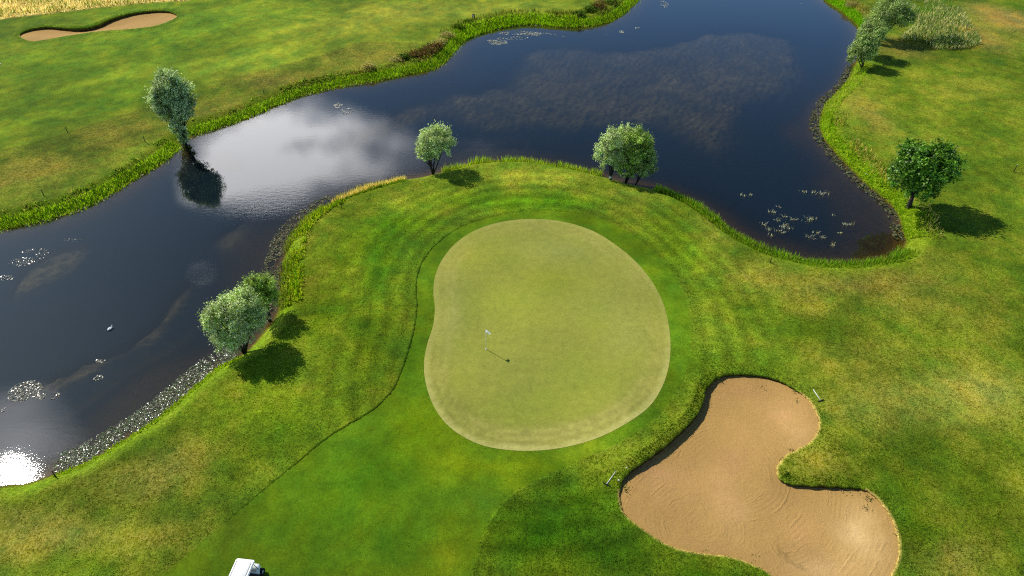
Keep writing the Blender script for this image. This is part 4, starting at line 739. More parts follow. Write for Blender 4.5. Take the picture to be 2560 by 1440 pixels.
# ------------------------------------------------------------------ trees
def tube(bm, pts, radii, seg=7):
    rings = []
    for i, p in enumerate(pts):
        t = (Vector(pts[min(i+1, len(pts)-1)])-Vector(pts[max(i-1, 0)])).normalized()
        u = t.orthogonal().normalized(); v = t.cross(u)
        rings.append([bm.verts.new(Vector(p)+(u*math.cos(2*math.pi*k/seg)+v*math.sin(2*math.pi*k/seg))*radii[i]) for k in range(seg)])
    for a, b in zip(rings[:-1], rings[1:]):
        for k in range(seg): bm.faces.new((a[k], a[(k+1) % seg], b[(k+1) % seg], b[k]))
    bm.faces.new(rings[0][::-1]); bm.faces.new(rings[-1])
def limb(bm, a, b, r0, r1, sag=.12, n=5):
    a = Vector(a); b = Vector(b); L = (b-a).length; j = Vector((random.uniform(-1, 1), random.uniform(-1, 1), random.uniform(-.2, .6)))*L*sag
    pts = []; rr = []
    for i in range(n+1):
        t = i/n; pts.append(a.lerp(b, t)+j*(4*t*(1-t))*.5); rr.append(r0*(1-t)+r1*t)
    tube(bm, pts, rr); return pts
def make_tree(spec, name, label, cols, leaf, leaf_n, mat, sprays=True, dens=1.0, group=None):
    bx, by, bz = spec['base']; bz = min(max(hz(bx, by), ZW-.05), bz+.6)-.05
    root = empty(name, (bx, by, bz)); tag(root, label, 'tree', group)
    cr = [np.array(c, float)*np.array([1, 1, 1, 1.07, 1.07, 1.07]) for c in spec['crowns']]
    for c in cr: c[2] += spec['base'][2]-bz
    st = spec['stems']; bm = bmesh.new()
    low = min(c[2]-c[5] for c in cr); top = max(c[2] for c in cr); size = max(c[3] for c in cr)
    r0 = .05+.045*size
    if st <= 2:
        hub = Vector((cr[0][0]*.35, cr[0][1]*.35, max(low*.75, .5)))
        limb(bm, (0, 0, -.2), hub, r0*1.5, r0, .06)
        starts = [hub]*len(cr)
    else:
        hub = Vector((0, 0, .12)); starts = [Vector((0, 0, .05))]*len(cr)
    for i, c in enumerate(cr):
        tgt = Vector((c[0], c[1], c[2]+c[5]*.35)); pts = limb(bm, starts[i], tgt, r0*(.8 if st <= 2 else .62), .02, .10)
        for k in range(5):
            p = pts[2+k % 4]; d = Vector((random.uniform(-1, 1)*c[3], random.uniform(-1, 1)*c[4], random.uniform(-.5, .9)*c[5]))*.75
            limb(bm, p, Vector((c[0], c[1], c[2]))+d, r0*.28, .012, .15, 4)
    for k in range(max(0, st-2)):
        c = cr[k % len(cr)]; t = Vector((c[0]+random.uniform(-.7, .7)*c[3], c[1]+random.uniform(-.7, .7)*c[4], c[2]+random.uniform(-.4, .3)*c[5]))
        limb(bm, (random.uniform(-.12, .12), random.uniform(-.12, .12), 0), t, r0*.5, .015, .08)
    obj_bm('trunk', bm, M_BARK, root, True)
    # crown: clumps of leaves set on and within each mass, with gaps between
    cv, cc = [], []
    vol = np.array([c[3]*c[4]*c[5] for c in cr]); cols = np.array([lin(c) for c in cols])
    for c, share in zip(cr, vol**.67/np.sum(vol**.67)):
        nc = int(24+15*c[3]); u = rng.normal(0, 1, (nc, 3)); u /= np.linalg.norm(u, axis=1)[:, None]
        u[:, 2] = np.where(u[:, 2] < -.55, -u[:, 2]*.6, u[:, 2])
        rad = rng.uniform(.45, 1.0, nc)**.6
        ctr = c[:3]+u*c[3:6]*(rad*.84)[:, None]; cs = rng.uniform(.14, .36, nc)*c[3:6].mean()
        tone = rng.uniform(.5, 1.42, nc)
        m = int(1.35*leaf_n*share*dens/nc)
        for q in range(nc):
            w = rng.normal(0, 1, (m, 3)); w /= np.linalg.norm(w, axis=1)[:, None]
            rr = rng.uniform(.25, 1., m)**.5
            p = ctr[q]+w*(rr*cs[q])[:, None]*np.array([1, 1, .85])
            out = u[q]*.55+w*.6+np.array([0, 0, .5]); out /= np.linalg.norm(out, axis=1)[:, None]
            # twig tips stick out of the outline
            k = rng.uniform(0, 1, m) < .16; p[k] += (u[q]*.7+np.array([0, 0, .6]))*rng.uniform(.1, .45, (k.sum(), 1))
            nr_ = out+rng.normal(0, .42, (m, 3)); nr_ /= np.linalg.norm(nr_, axis=1)[:, None]
            ax = np.cross(nr_, rng.normal(0, 1, (m, 3))); ax /= np.maximum(np.linalg.norm(ax, axis=1), 1e-6)[:, None]
            e = rng.uniform(0, 1, m) < .35; ax[e] = out[e]*.8+ax[e]*.6; ax /= np.linalg.norm(ax, axis=1)[:, None]
            sd = np.cross(ax, nr_); sd /= np.maximum(np.linalg.norm(sd, axis=1), 1e-6)[:, None]
            L = leaf[0]*rng.uniform(.6, 1.4, m); Wd = leaf[1]*rng.uniform(.7, 1.3, m)
            a = ax*L[:, None]/2; b = sd*Wd[:, None]/2
            cv.append(np.stack([p-a, p-b, p+a, p+b], 1))
            col = cols[rng.choice(len(cols), m)]*rng.uniform(.8, 1.2, (m, 1))*tone[q]
            cc.append(np.repeat(col[:, None, :], 4, 1))
    V = np.concatenate(cv).reshape(-1, 3); C_ = np.concatenate(cc).reshape(-1, 3); n = len(V)//4
    mesh_np('crown', V, np.arange(n*4).reshape(n, 4), mat, {'Col': C_}, False, root)
    return root
SIL = [(222, 230, 172), (200, 216, 138), (170, 194, 104), (236, 240, 196), (134, 164, 74)]
SILD = [(214, 224, 172), (186, 204, 134), (152, 176, 96), (232, 238, 196), (118, 144, 68)]
YEL = [(186, 206, 92), (164, 192, 74), (140, 172, 62), (200, 214, 128), (110, 142, 50)]
GRNL = [(178, 194, 116), (156, 178, 90), (128, 156, 66), (200, 212, 144), (98, 126, 48)]
OAK = [(98, 146, 32), (78, 124, 26), (118, 166, 40), (58, 96, 20), (138, 180, 58)]
T = {t['name']: t for t in TREES}
make_tree(T['left_poplar'], 'willow_tree', 'tall silvery willow on one trunk at the far waterline, mirrored in the water', SILD, (.25, .09), 24000, M_WILLOW)
make_tree(T['mid'], 'willow_tree', 'small round silver willow on three thin stems at the tip of the lawn', SIL, (.22, .085), 9000, M_WILLOW)
make_tree(T['pair_silver'], 'willow_tree', 'pale silver willow, left one of the clump of three beside the water', SIL, (.22, .085), 9500, M_WILLOW)
make_tree(T['pair_green'], 'willow_tree', 'yellower green willow in the middle of the clump of three beside the water', YEL, (.22, .085), 9500, M_WILLOW)
make_tree(T['pair_dark'], 'willow_tree', 'low dark green willow, right one of the clump of three beside the water', GRNL, (.22, .085), 5000, M_WILLOW)
make_tree(T['near_big'], 'willow_tree', 'broad silver green willow, the nearest tree, leaning over the left water', SIL, (.18, .075), 19000, M_WILLOW)
make_tree(T['near_yellow'], 'willow_tree', 'smaller yellow green willow just behind the broad nearest willow', YEL, (.18, .07), 9000, M_WILLOW)
make_tree(T['oak'], 'broadleaf_tree', 'dark green broadleaf tree standing on the right bank with a long shadow', OAK, (.26, .17), 12500, M_OAKLEAF)
make_tree(T['north_big'], 'willow_tree', 'largest grey green willow at the top right beside the rough grass', GRNL, (.26, .10), 13000, M_WILLOW)
make_tree(T['north_mid'], 'willow_tree', 'grey green willow squeezed between the two others at the top right', GRNL, (.26, .10), 6500, M_WILLOW)
make_tree(T['north_small'], 'willow_tree', 'small leaning willow at the water, lowest of the three at the top right', GRNL, (.26, .10), 8000, M_WILLOW)
# bramble thicket and bank tussocks
def shrub(name, x, y, rx, ry, rz, label, cat, cols, n, leaf, group=None, mat=None):
    z = hz(x, y); root = empty(name, (x, y, z)); tag(root, label, cat, group)
    bm = bmesh.new()
    for k in range(9):
        limb(bm, (random.uniform(-.3, .3)*rx, random.uniform(-.3, .3)*ry, -.05), (random.uniform(-.7, .7)*rx, random.uniform(-.7, .7)*ry, random.uniform(.5, .9)*rz), .02, .006, .2, 4)
    obj_bm('stems', bm, M_BARK, root)
    u = rng.normal(0, 1, (26, 3)); u /= np.linalg.norm(u, axis=1)[:, None]; u[:, 2] = np.abs(u[:, 2])*.8; ctr = u*np.array([rx, ry, rz])*.75
    i = rng.integers(0, 26, n); w = rng.normal(0, .24, (n, 3))*np.array([rx, ry, rz]); p = ctr[i]+w; p[:, 2] = np.maximum(p[:, 2], .03)
    ax = rng.normal(0, .6, (n, 3))+np.array([0, 0, .6]); ax /= np.linalg.norm(ax, axis=1)[:, None]; sd = np.cross(ax, rng.normal(0, 1, (n, 3))); sd /= np.linalg.norm(sd, axis=1)[:, None]
    a = ax*(leaf[0]*rng.uniform(.6, 1.4, n))[:, None]/2; b = sd*leaf[1]/2
    C_ = pal(n, cols, .2)*rng.uniform(.75, 1.2, 26)[i][:, None]
    mesh_np('foliage', np.stack([p-a, p-b, p+a, p+b], 1).reshape(-1, 3), np.arange(n*4).reshape(n, 4), mat or M_BLADE, {'Col': np.repeat(C_, 4, 0)}, False, root)
    return root
shrub('bramble', BRAMBLE[0], BRAMBLE[1], 2.6, 2.2, 1.1, 'low dense bramble thicket at the foot of the rough grass patch', 'shrub', [(96, 122, 58), (80, 106, 44), (140, 152, 104), (60, 84, 34)], 4200, (.24, .15), None, M_WILLOW)
KIND = {'brown': ([(128, 92, 62), (150, 112, 76), (96, 76, 44), (86, 104, 40), (110, 84, 58)], 'reddish brown dock clump'), 'green': ([(84, 112, 32), (70, 98, 26), (110, 130, 50)], 'dark green herb clump'), 'pale': ([(214, 196, 146), (190, 168, 110), (150, 140, 80)], 'straw coloured tussock')}
TPLACE = ['beside the first docks at the bend', 'between pale tussock and first docks', 'leftmost of the docks at the bend', 'in the middle of the docks at the bend', 'rightmost of the docks at the bend', 'just right of the docks at the bend', 'last before the gap on the bend of the far bank', 'alone on the far bank left of all the docks', 'nearest the bend, below the short marker post', 'close by the short dark marker post', 'biggest one, at the top of the far bank', 'in front of the biggest docks at the top', 'at the very top of the far bank behind the docks', 'left of the biggest docks at the top', 'right of the biggest docks at the top', 'on the right bank by the far willows']
for (p, r, kd), pl in zip(TUSSOCK, TPLACE):
    shrub('tussock', p[0], p[1], r, r*.7, r*.62, KIND[kd][1]+' '+pl, 'tussock', KIND[kd][0], int(420*r), (.32, .06 if kd == 'pale' else .12), 'clumps of herbs and grass on the far bank')
# ------------------------------------------------------------------ course furniture
def cyl(bm, p0, p1, r0, r1=None, seg=12):
    tube(bm, [Vector(p0), Vector(p0).lerp(Vector(p1), .5), Vector(p1)], [r0, (r0+(r1 or r0))/2, r1 or r0], seg)
def box(bm, c, s, rot=None, bev=0.):
    r = bmesh.ops.create_cube(bm, size=1.); vs = r['verts']
    bmesh.ops.scale(bm, vec=s, verts=vs)
    if bev:
        es = list({e for v in vs for e in v.link_edges}); rr = bmesh.ops.bevel(bm, geom=es, offset=bev, segments=2, affect='EDGES', profile=.6); vs = list({v for f in rr['faces'] for v in f.verts}|{v for v in vs if v.is_valid})
    if rot is not None: bmesh.ops.rotate(bm, cent=(0, 0, 0), matrix=Matrix.Rotation(rot[1], 3, rot[0]), verts=vs)
    bmesh.ops.translate(bm, vec=c, verts=vs)
    return vs
M_CLOTH, ntc, oc = mat_new('flag_cloth'); d1 = ntc.nodes.new('ShaderNodeBsdfDiffuse'); d1.inputs[0].default_value = (.88, .88, .87, 1); d2 = ntc.nodes.new('ShaderNodeBsdfTranslucent'); d2.inputs[0].default_value = (.9, .9, .88, 1); dm = ntc.nodes.new('ShaderNodeMixShader'); dm.inputs[0].default_value = .5
ntc.links.new(d1.outputs[0], dm.inputs[1]); ntc.links.new(d2.outputs[0], dm.inputs[2]); ntc.links.new(dm.outputs[0], oc.inputs[0])
# flag in the hole
fx, fy = FLAG; fz = hz(fx, fy)+.012
fl_root = empty('flagstick', (fx, fy, fz)); tag(fl_root, 'white flagstick with a drooping white flag in the hole of the putting green', 'flagstick')
bm = bmesh.new(); cyl(bm, (0, 0, -.1), (.02, 0, FLAG_H), .026, .02, 10); obj_bm('pole', bm, make_plain('cream_fibreglass', (.78, .76, .52), .4, .4, .04), fl_root, True)
bm = bmesh.new(); bmesh.ops.create_cone(bm, cap_ends=True, segments=20, radius1=.06, radius2=.06, depth=.02); bmesh.ops.translate(bm, vec=(0, 0, .012), verts=bm.verts); obj_bm('cup_rim', bm, M_WHITE, fl_root)
bm = bmesh.new(); nu, nv = 14, 8; grid = []
fd_ = Vector((.92, .12, 0)).normalized(); fn_ = Vector((-fd_.y, fd_.x, 0))
for j in range(nv+1):
    row = []
    for i in range(nu+1):
        u = i/nu; v = j/nv
        L = .46*u; drop = .34*u**1.5; wid = .32*(1-.35*u)
        p = fd_*(L*.8)+fn_*(.07*math.sin(u*5.2+v*1.1)*u**.5)+Vector((.02, 0, FLAG_H-.02-drop-wid*v))
        row.append(bm.verts.new(p))
    grid.append(row)
for j in range(nv):
    for i in range(nu): bm.faces.new((grid[j][i], grid[j][i+1], grid[j+1][i+1], grid[j+1][i]))
bmesh.ops.solidify(bm, geom=bm.faces[:], thickness=.006)
obj_bm('flag', bm, M_CLOTH, fl_root, True)
# stakes
SL = ['thin dark stake on the edge of the mown fairway far left', 'thin dark stake behind the reeds left of the tall willow', 'thin dark stake low on the left bank among the herbs', 'short dark stake right of the tall willow behind the reeds', 'tall thin dark stake right beside the small round willow', 'dark stake in the reeds between the two willow groups', 'short dark stake at the foot of the golden grass', 'dark green stake with a pale tip on the right hand lawn', 'dark stake by the sun glint at the near left shore', 'dark stake in the straw meadow beyond the far bunker', 'short dark stake at the lawn edge by the right pond end']
def stake(i, s):
    x, y, z, h = s; z = max(hz(x, y), ZW)
    o = empty('marker_stake', (x, y, z)); tag(o, SL[i], 'stake', 'marker stakes round the pond')
    bm = bmesh.new(); cyl(bm, (0, 0, -.1), (.015, .01, h), .045, .035, 8); obj_bm('shaft', bm, M_POST, o, True)
    bm = bmesh.new(); cyl(bm, (.015, .01, h), (.016, .01, h+.05), .036, .028, 8); obj_bm('cap', bm, M_WHITE if i == 7 else M_DARK, o, True)
for i, s in enumerate(STAKES): stake(i, s)
x, y = STUMP; o = empty('marker_post', (x, y, hz(x, y))); tag(o, 'short stubby dark post with a pale plate beside the far bank', 'marker post')
bm = bmesh.new(); cyl(bm, (0, 0, -.1), (0, 0, .8), .24, .20, 14); obj_bm('post', bm, make_plain('weathered_wood', (.07, .05, .035), .9, .2, .4, 14., 0, .4), o, True)
bm = bmesh.new(); box(bm, (.0, -.235, .5), (.16, .03, .42), None, .01); obj_bm('plate', bm, M_WHITE, o)
# rakes
M_ALU = make_plain('white_tube', (.78, .78, .76), .3, .5, .03)
RL = ['white handled rake lying on the dark rough left of the near bunker', 'white handled rake lying on the lawn right of the near bunker']
for (a, b, h0, h1), lb in zip(RAKES, RL):
    z = hz(*a)+.05; o = empty('bunker_rake', (a[0], a[1], z)); tag(o, lb, 'rake', 'bunker rakes on the grass')
    d = Vector((b[0]-a[0], b[1]-a[1], .03)); bm = bmesh.new(); cyl(bm, d.normalized()*.02, d, .026, .024, 10); obj_bm('handle', bm, M_ALU, o, True)
    e0 = Vector((h0[0]-a[0], h0[1]-a[1], 0)); e1 = Vector((h1[0]-a[0], h1[1]-a[1], 0)); ang = math.atan2((e1-e0).y, (e1-e0).x); L = max((e1-e0).length, .55); mid = (e0+e1)/2
    bm = bmesh.new(); box(bm, (0, 0, 0), (L, .06, .045), None, .012)
    for k in range(11): cyl(bm, (-L/2+.03+k*(L-.06)/10, 0, -.01), (-L/2+.03+k*(L-.06)/10, -.02, .09), .008, .004, 6)
    hd = obj_bm('rake_head', bm, M_DARK, o); hd.location = mid*.35; hd.rotation_euler = (0, 0, ang)
# stones and small fittings
for (p, lb, s) in ((STONES[0], 'small white stone on the bunker lip above the left rake', .06), (STONES[1], 'small white stone right beside the left rake', .07), (STONES[2], 'pale stick end lying in the green bank grass by the dark tree', .12), (STONES[3], 'white ball lying on the fairway at the far left', .1)):
    bm = bmesh.new(); bmesh.ops.create_icosphere(bm, subdivisions=2, radius=s)
    for v in bm.verts: v.co *= 1+.22*math.sin(v.co.x*31+v.co.y*17)*math.cos(v.co.z*23); v.co.z *= .6
    o = obj_bm('white_stone' if 'stone' in lb else ('stick' if 'stick' in lb else 'ball'), bm, M_WHITE, None, True); o.location = (p[0], p[1], hz(*p)+s*.35)
    if 'stick' in lb: o.scale = (1.5, .45, .5); o.rotation_euler = (0, 0, -.7)
    tag(o, lb, 'stone' if 'stone' in lb else lb.split()[1])
x, y = DRAIN; o = empty('drain_pipe', (x, y, hz(x, y))); tag(o, 'pale concrete drain pipe mouth in the lawn at the foot of the silver willow', 'drain pipe')
bm = bmesh.new(); segs = 18
ro = [[bm.verts.new((math.cos(2*math.pi*k/segs)*r, yy, .12+math.sin(2*math.pi*k/segs)*r)) for k in range(segs)] for r, yy in ((.17, .4), (.17, -.1), (.135, -.1), (.135, .3))]
for a, b in zip(ro[:-1], ro[1:]):
    for k in range(segs): bm.faces.new((a[k], a[(k+1) % segs], b[(k+1) % segs], b[k]))
obj_bm('pipe', bm, make_plain('pale_concrete', (.26, .30, .22), .9, .2, .2, 10.), o)
bm = bmesh.new(); vs = [bm.verts.new((math.cos(2*math.pi*k/segs)*.134, .05, .12+math.sin(2*math.pi*k/segs)*.134)) for k in range(segs)]; bm.faces.new(vs); obj_bm('bore', bm, M_DARK, o)
# bird on the water
M_FEATHER = make_plain('white_feathers', (.8, .8, .8), .7, .2, .06, 20.)
a, b = BIRD; d = Vector((b[0]-a[0], b[1]-a[1], 0)); bird = empty('water_bird', (b[0], b[1], ZW), math.atan2(d.y, d.x)); tag(bird, 'small white bird swimming on the dark left water', 'bird')
bm = bmesh.new()
def blob(bm, c, s, sub=3):
    r = bmesh.ops.create_icosphere(bm, subdivisions=sub, radius=1.); bmesh.ops.scale(bm, vec=s, verts=r['verts']); bmesh.ops.translate(bm, vec=c, verts=r['verts'])
prof = [(-.30, .06, .010), (-.26, .075, .03), (-.18, .07, .075), (-.06, .06, .105), (.06, .055, .10), (.13, .075, .07), (.165, .12, .045), (.175, .17, .034), (.185, .215, .036), (.21, .232, .034), (.235, .232, .02)]
tube(bm, [Vector((x_, 0, z_)) for x_, z_, r_ in prof], [r_ for _, _, r_ in prof], 12); obj_bm('body', bm, M_FEATHER, bird, True)
bm = bmesh.new(); cyl(bm, (.233, 0, .232), (.285, 0, .222), .013, .004, 8); obj_bm('beak', bm, make_plain('orange_beak', (.5, .2, .03), .5), bird, True)
for s_ in (-1, 1):
    bm = bmesh.new(); tube(bm, [Vector((.08, s_*.085, .09)), Vector((-.05, s_*.105, .105)), Vector((-.18, s_*.075, .10)), Vector((-.29, s_*.03, .09))], [.02, .035, .025, .006], 8); obj_bm('wing', bm, M_FEATHER, bird, True)
# ------------------------------------------------------------------ golf cart with its driver
FL_, FR_, BL_, BR_ = [Vector(c) for c in CART]
fwd = ((FL_+FR_)/2-(BL_+BR_)/2); fwd.z = 0; fwd.normalize(); rgt = Vector((fwd.y, -fwd.x, 0))
front_mid = (FL_+FR_)/2; cart_rz = math.atan2(fwd.y, fwd.x)-math.pi/2
org = front_mid-fwd*.62; org.z = 0
cart = empty('golf_cart', (org.x, org.y, hz(org.x, org.y)), cart_rz); tag(cart, 'white golf cart with a flat white roof parked on the grass', 'golf cart')
M_CARTW = make_plain('gelcoat_white', (.90, .885, .83), .45, .3, .02); M_SEAT = make_plain('black_vinyl', (.02, .02, .022), .45, .4, .2, 10.)
M_TYRE = make_plain('tyre_rubber', (.014, .014, .014), .85, .2, .2, 30.); M_RIM = make_plain('rim_grey', (.45, .45, .46), .35, .5, .05); M_STEEL = make_plain('steel_black', (.03, .03, .032), .4, .5, .1)
WR = .56
def rrect(bm, w, l, z0, z1, r=.14, seg=6, y0=0.):
    pts = []
    for sx, sy, a0 in ((1, 1, 0), (-1, 1, 90), (-1, -1, 180), (1, -1, 270)):
        for k in range(seg+1):
            a = math.radians(a0+90*k/seg); pts.append((sx*(w-r)+math.cos(a)*r, y0+sy*(l-r)+math.sin(a)*r))
    rings = []
    for z, ins in ((z0, .02), (z0+.015, 0), (z1-.015, 0), (z1, .018)):
        rings.append([bm.verts.new((x*(1-ins/w), y0+(y-y0)*(1-ins/l), z)) for x, y in pts])
    n = len(pts)
    for a, b in zip(rings[:-1], rings[1:]):
        for k in range(n): bm.faces.new((a[k], a[(k+1) % n], b[(k+1) % n], b[k]))
    bm.faces.new(rings[0][::-1]); bm.faces.new(rings[-1])
bm = bmesh.new(); RY = -.28
rrect(bm, WR, .92, 1.76, 1.81, .14, 6, RY)
obj_bm('roof', bm, M_CARTW, cart, True)
roof = cart.children[-1]
bm = bmesh.new(); rrect(bm, .40, .78, 1.805, 1.845, .08, 5, RY); obj_bm('roof_panel', bm, M_CARTW, roof, True)
for s_ in (-1, 1):
    bm = bmesh.new(); rrect(bm, .035, .80, 1.805, 1.84, .03, 4, RY); bmesh.ops.translate(bm, vec=(s_*.49, 0, 0), verts=bm.verts); obj_bm('roof_rail', bm, M_CARTW, roof, True)
for sx in (-1, 1):
    bm = bmesh.new(); cyl(bm, (sx*.50, .62, .72), (sx*.48, .45, 1.77), .02, .02, 8); obj_bm('roof_post', bm, M_STEEL, cart, True)
    bm = bmesh.new(); cyl(bm, (sx*.50, -.98, .75), (sx*.48, -.95, 1.77), .02, .02, 8); obj_bm('roof_post', bm, M_STEEL, cart, True)
bm = bmesh.new(); box(bm, (0, -.25, .34), (1.10, 2.0, .12), None, .03); obj_bm('floor', bm, M_STEEL, cart)
# front cowl: sloping nose with rounded top
bm = bmesh.new()
prof = [(.50, .32), (.56, .84), (.62, .90), (.78, .84), (.96, .66), (1.02, .48), (1.00, .30)]
L_ = [[bm.verts.new((sx*(.52-.16*max(0, (y_-.55)/.45)**2), y_, z_)) for y_, z_ in prof] for sx in (-1, -.5, .5, 1)]
for i_, sx in enumerate((-.5, .5)):
    for v, (y_, z_) in zip(L_[1+i_], prof): v.co.z += .05*(1 if z_ > .5 else 0); v.co.x = sx*.56
for a, b in zip(L_[:-1], L_[1:]):
    for k in range(len(prof)-1): bm.faces.new((a[k], b[k], b[k+1], a[k+1]))
bm.faces.new(L_[0]); bm.faces.new(L_[-1][::-1]); bm.faces.new([r[0] for r in L_][::-1]+[]) if False else None
bmesh.ops.recalc_face_normals(bm, faces=bm.faces[:]); obj_bm('front_cowl', bm, M_CARTW, cart, True)
bm = bmesh.new(); box(bm, (0, .52, .82), (.84, .12, .06), None, .02); obj_bm('dashboard', bm, M_STEEL, cart)
bm = bmesh.new(); box(bm, (0, -.95, .58), (1.16, .80, .40), None, .10); obj_bm('rear_body', bm, M_CARTW, cart, True)
bm = bmesh.new(); box(bm, (0, -.32, .58), (1.10, .52, .16), None, .05); obj_bm('seat_cushion', bm, M_SEAT, cart, True)
bm = bmesh.new(); box(bm, (0, -.62, .92), (1.06, .12, .44), ('X', .0), .05); obj_bm('backrest', bm, M_SEAT, cart, True)
bm = bmesh.new(); cyl(bm, (-.27, .55, .80), (-.27, .28, .98), .022, .02, 8); obj_bm('steering_column', bm, M_STEEL, cart, True)
bm = bmesh.new()
cen = Vector((-.27, .26, .99)); ax_ = Vector((0, -.27, .18)).normalized(); u_ = Vector((1, 0, 0)); v_ = ax_.cross(u_)
ringp = [cen+(u_*math.cos(2*math.pi*k/20)+v_*math.sin(2*math.pi*k/20))*.17 for k in range(21)]; tube(bm, ringp, [.015]*21, 6); cyl(bm, ringp[0], ringp[10], .012, .012, 6); obj_bm('steering_wheel', bm, M_STEEL, cart, True)
M_GLASS, ntg, og = mat_new('windscreen'); g1 = ntg.nodes.new('ShaderNodeBsdfGlossy'); g1.inputs['Roughness'].default_value = .05; g2 = ntg.nodes.new('ShaderNodeBsdfTransparent'); g2.inputs[0].default_value = (.9, .93, .92, 1); gm = ntg.nodes.new('ShaderNodeMixShader'); gm.inputs[0].default_value = .10
ntg.links.new(g2.outputs[0], gm.inputs[1]); ntg.links.new(g1.outputs[0], gm.inputs[2]); ntg.links.new(gm.outputs[0], og.inputs[0])
bm = bmesh.new(); box(bm, (0, .535, 1.24), (.92, .012, .80), ('X', 0), 0); 
for v in bm.verts: v.co.y = v.co.y-(v.co.z-1.24)*.16
obj_bm('windscreen', bm, M_GLASS, cart)
for sx in (-1, 1):
    bm = bmesh.new(); blob(bm, (sx*.34, .93, .66), (.08, .06, .055), 2); obj_bm('headlight', bm, make_plain('lamp_lens', (.7, .7, .68), .15, .6, .02), cart, True)
def wheel(x, y):
    bm = bmesh.new(); R_, w_ = .23, .10
    prof_ = [(.12, w_*.7), (.19, w_), (R_-.02, w_), (R_, w_*.6), (R_, -w_*.6), (R_-.02, -w_), (.19, -w_), (.12, -w_*.7)]
    rings = [[bm.verts.new((x+o_, y+math.cos(2*math.pi*k/24)*r_, .23+math.sin(2*math.pi*k/24)*r_)) for k in range(24)] for r_, o_ in prof_]
    for a, b in zip(rings, rings[1:]+rings[:1]):
        for k in range(24): bm.faces.new((a[k], a[(k+1) % 24], b[(k+1) % 24], b[k]))
    bmesh.ops.recalc_face_normals(bm, faces=bm.faces[:]); t = obj_bm('wheel', bm, M_TYRE, cart, True)
    bm = bmesh.new(); cyl(bm, (x-.06, y, .23), (x+.06, y, .23), .12, .12, 20); obj_bm('rim', bm, M_RIM, t, True)
for x_, y_ in ((-.52, .74), (.52, .74), (-.49, -1.0), (.49, -1.0)): wheel(x_, y_)
# two seated figures; only an arm and knees of the passenger show past the roof
def skin_chain(name, joints, edges, mat, parent, sub=2):
    me = bpy.data.meshes.new(name); me.from_pydata([j[:3] for j in joints], edges, []); o = bpy.data.objects.new(name, me); COL.objects.link(o)
    md = o.modifiers.new('skin', 'SKIN'); md.use_smooth_shade = True
    for sv, j in zip(me.skin_vertices[0].data, joints): sv.radius = (j[3], j[4] if len(j) > 4 else j[3])
    me.skin_vertices[0].data[0].use_root = True
    ss = o.modifiers.new('sub', 'SUBSURF'); ss.levels = sub; ss.render_levels = sub
    me.materials.append(mat); o.parent = parent; return o
M_SKIN = make_plain('skin', (.42, .24, .16), .55, .4, .06, 8.); M_SHIRT = make_plain('light_blue_cloth', (.34, .45, .62), .85, .15, .12, 18., 0, .3); M_NAVY = make_plain('navy_cloth', (.025, .035, .075), .85, .15, .15, 18., 0, .3); M_HAIR = make_plain('brown_hair', (.05, .032, .02), .7, .3, .3, 30.)
pers = empty('person', tuple(cart.matrix_basis @ Vector((.27, -.30, .66))), cart_rz); tag(pers, 'person in a light blue shirt sitting on the right seat of the golf cart', 'person')
J = [(0, 0, .08, .15, .12), (0, -.04, .28, .14, .10), (0, -.06, .48, .17, .11), (0, -.05, .60, .065), (0, -.02, .68, .06), (0, .0, .77, .092, .10), (0, .0, .87, .085, .095)]
E_ = [(0, 1), (1, 2), (2, 3), (3, 4), (4, 5), (5, 6)]
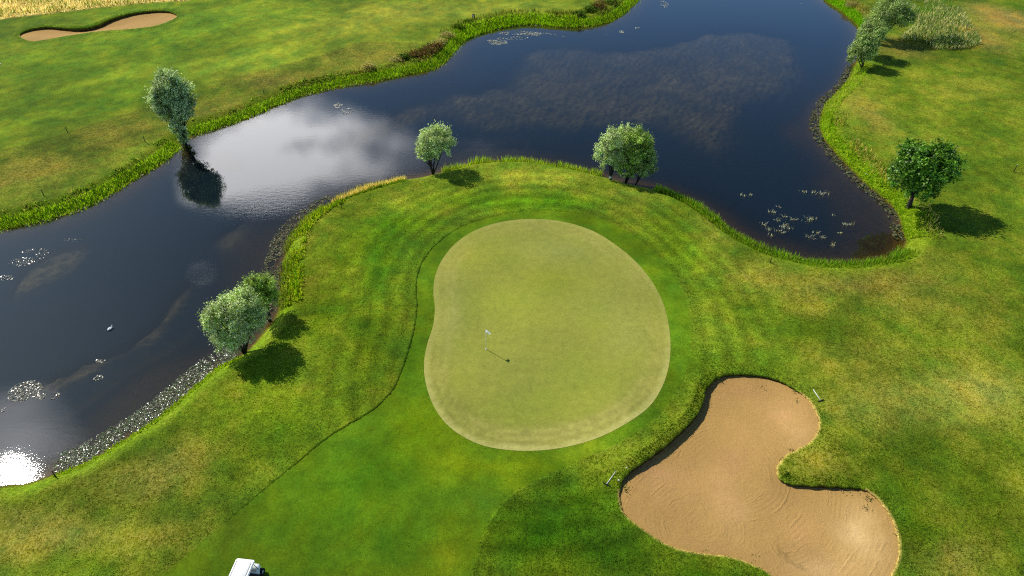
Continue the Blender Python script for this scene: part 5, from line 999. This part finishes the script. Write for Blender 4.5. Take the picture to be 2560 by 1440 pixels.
for s_ in (-1, 1):
    b0 = len(J); J += [(s_*.20, -.05, .50, .065), (s_*.25, .02, .26, .052), (s_*.22, .26, .16, .04), (s_*.205, .33, .15, .035, .022), (s_*.20, .38, .145, .04, .018)]
    E_ += [(2, b0), (b0, b0+1), (b0+1, b0+2), (b0+2, b0+3), (b0+3, b0+4)]
    for k, (dx, dl) in enumerate(((-.03, .075), (-.01, .088), (.01, .082), (.028, .065))):
        J += [(s_*.20+dx, .415, .14, .0095), (s_*.20+dx, .415+dl*.5, .13, .009), (s_*.20+dx*1.05, .41+dl, .112, .008)]; q0 = len(J)-3; E_ += [(b0+4, q0), (q0, q0+1), (q0+1, q0+2)]
    J += [(s_*.20-s_*.045, .365, .14, .011), (s_*.20-s_*.07, .395, .13, .009)]; q0 = len(J)-2; E_ += [(b0+3, q0), (q0, q0+1)]
    l0 = len(J); J += [(s_*.10, .03, .07, .095), (s_*.12, .40, .09, .07), (s_*.12, .50, -.26, .05), (s_*.12, .50, -.36, .045), (s_*.12, .64, -.385, .04, .03)]
    E_ += [(0, l0), (l0, l0+1), (l0+1, l0+2), (l0+2, l0+3), (l0+3, l0+4)]
body = skin_chain('body', J, E_, M_SKIN, pers)
skin_chain('shirt', [(0, 0, .10, .165, .135), (0, -.04, .28, .155, .118), (0, -.06, .48, .185, .125), (0, -.05, .575, .09), (-.20, -.05, .50, .08), (-.24, .01, .32, .07), (.20, -.05, .50, .08), (.24, .01, .32, .07)], [(0, 1), (1, 2), (2, 3), (2, 4), (4, 5), (2, 6), (6, 7)], M_SHIRT, pers)
skin_chain('trousers', [(0, 0, .08, .165, .13), (-.10, .05, .08, .11), (-.12, .40, .095, .085), (-.12, .50, -.24, .065), (.10, .05, .08, .11), (.12, .40, .095, .085), (.12, .50, -.24, .065)], [(0, 1), (1, 2), (2, 3), (0, 4), (4, 5), (5, 6)], M_NAVY, pers)
bm = bmesh.new(); blob(bm, (0, -.015, .865), (.098, .11, .095)); obj_bm('hair', bm, M_HAIR, pers, True)
for v in bpy.data.objects['hair'].data.vertices:
    if v.co.y > .03 and v.co.z < .885: v.co.y = .03
bm = bmesh.new(); tube(bm, [Vector((0, .088, .86)), Vector((0, .112, .825)), Vector((0, .098, .812))], [.010, .016, .012], 8); obj_bm('nose', bm, M_SKIN, pers, True)
for s_ in (-1, 1):
    bm = bmesh.new(); blob(bm, (s_*.034, .085, .845), (.014, .009, .008), 2); obj_bm('eye', bm, M_DARK, pers, True)
    bm = bmesh.new(); blob(bm, (s_*.096, -.005, .83), (.012, .022, .032), 2); obj_bm('ear', bm, M_SKIN, pers, True)
for s_ in (-1, 1):
    bm = bmesh.new(); blob(bm, (s_*.12, .57, -.375), (.052, .135, .05), 3); obj_bm('shoe', bm, M_DARK, pers, True)
bm = bmesh.new(); blob(bm, (0, .09, .785), (.026, .008, .006), 2); obj_bm('mouth', bm, make_plain('lips', (.30, .12, .10), .5), pers, True)
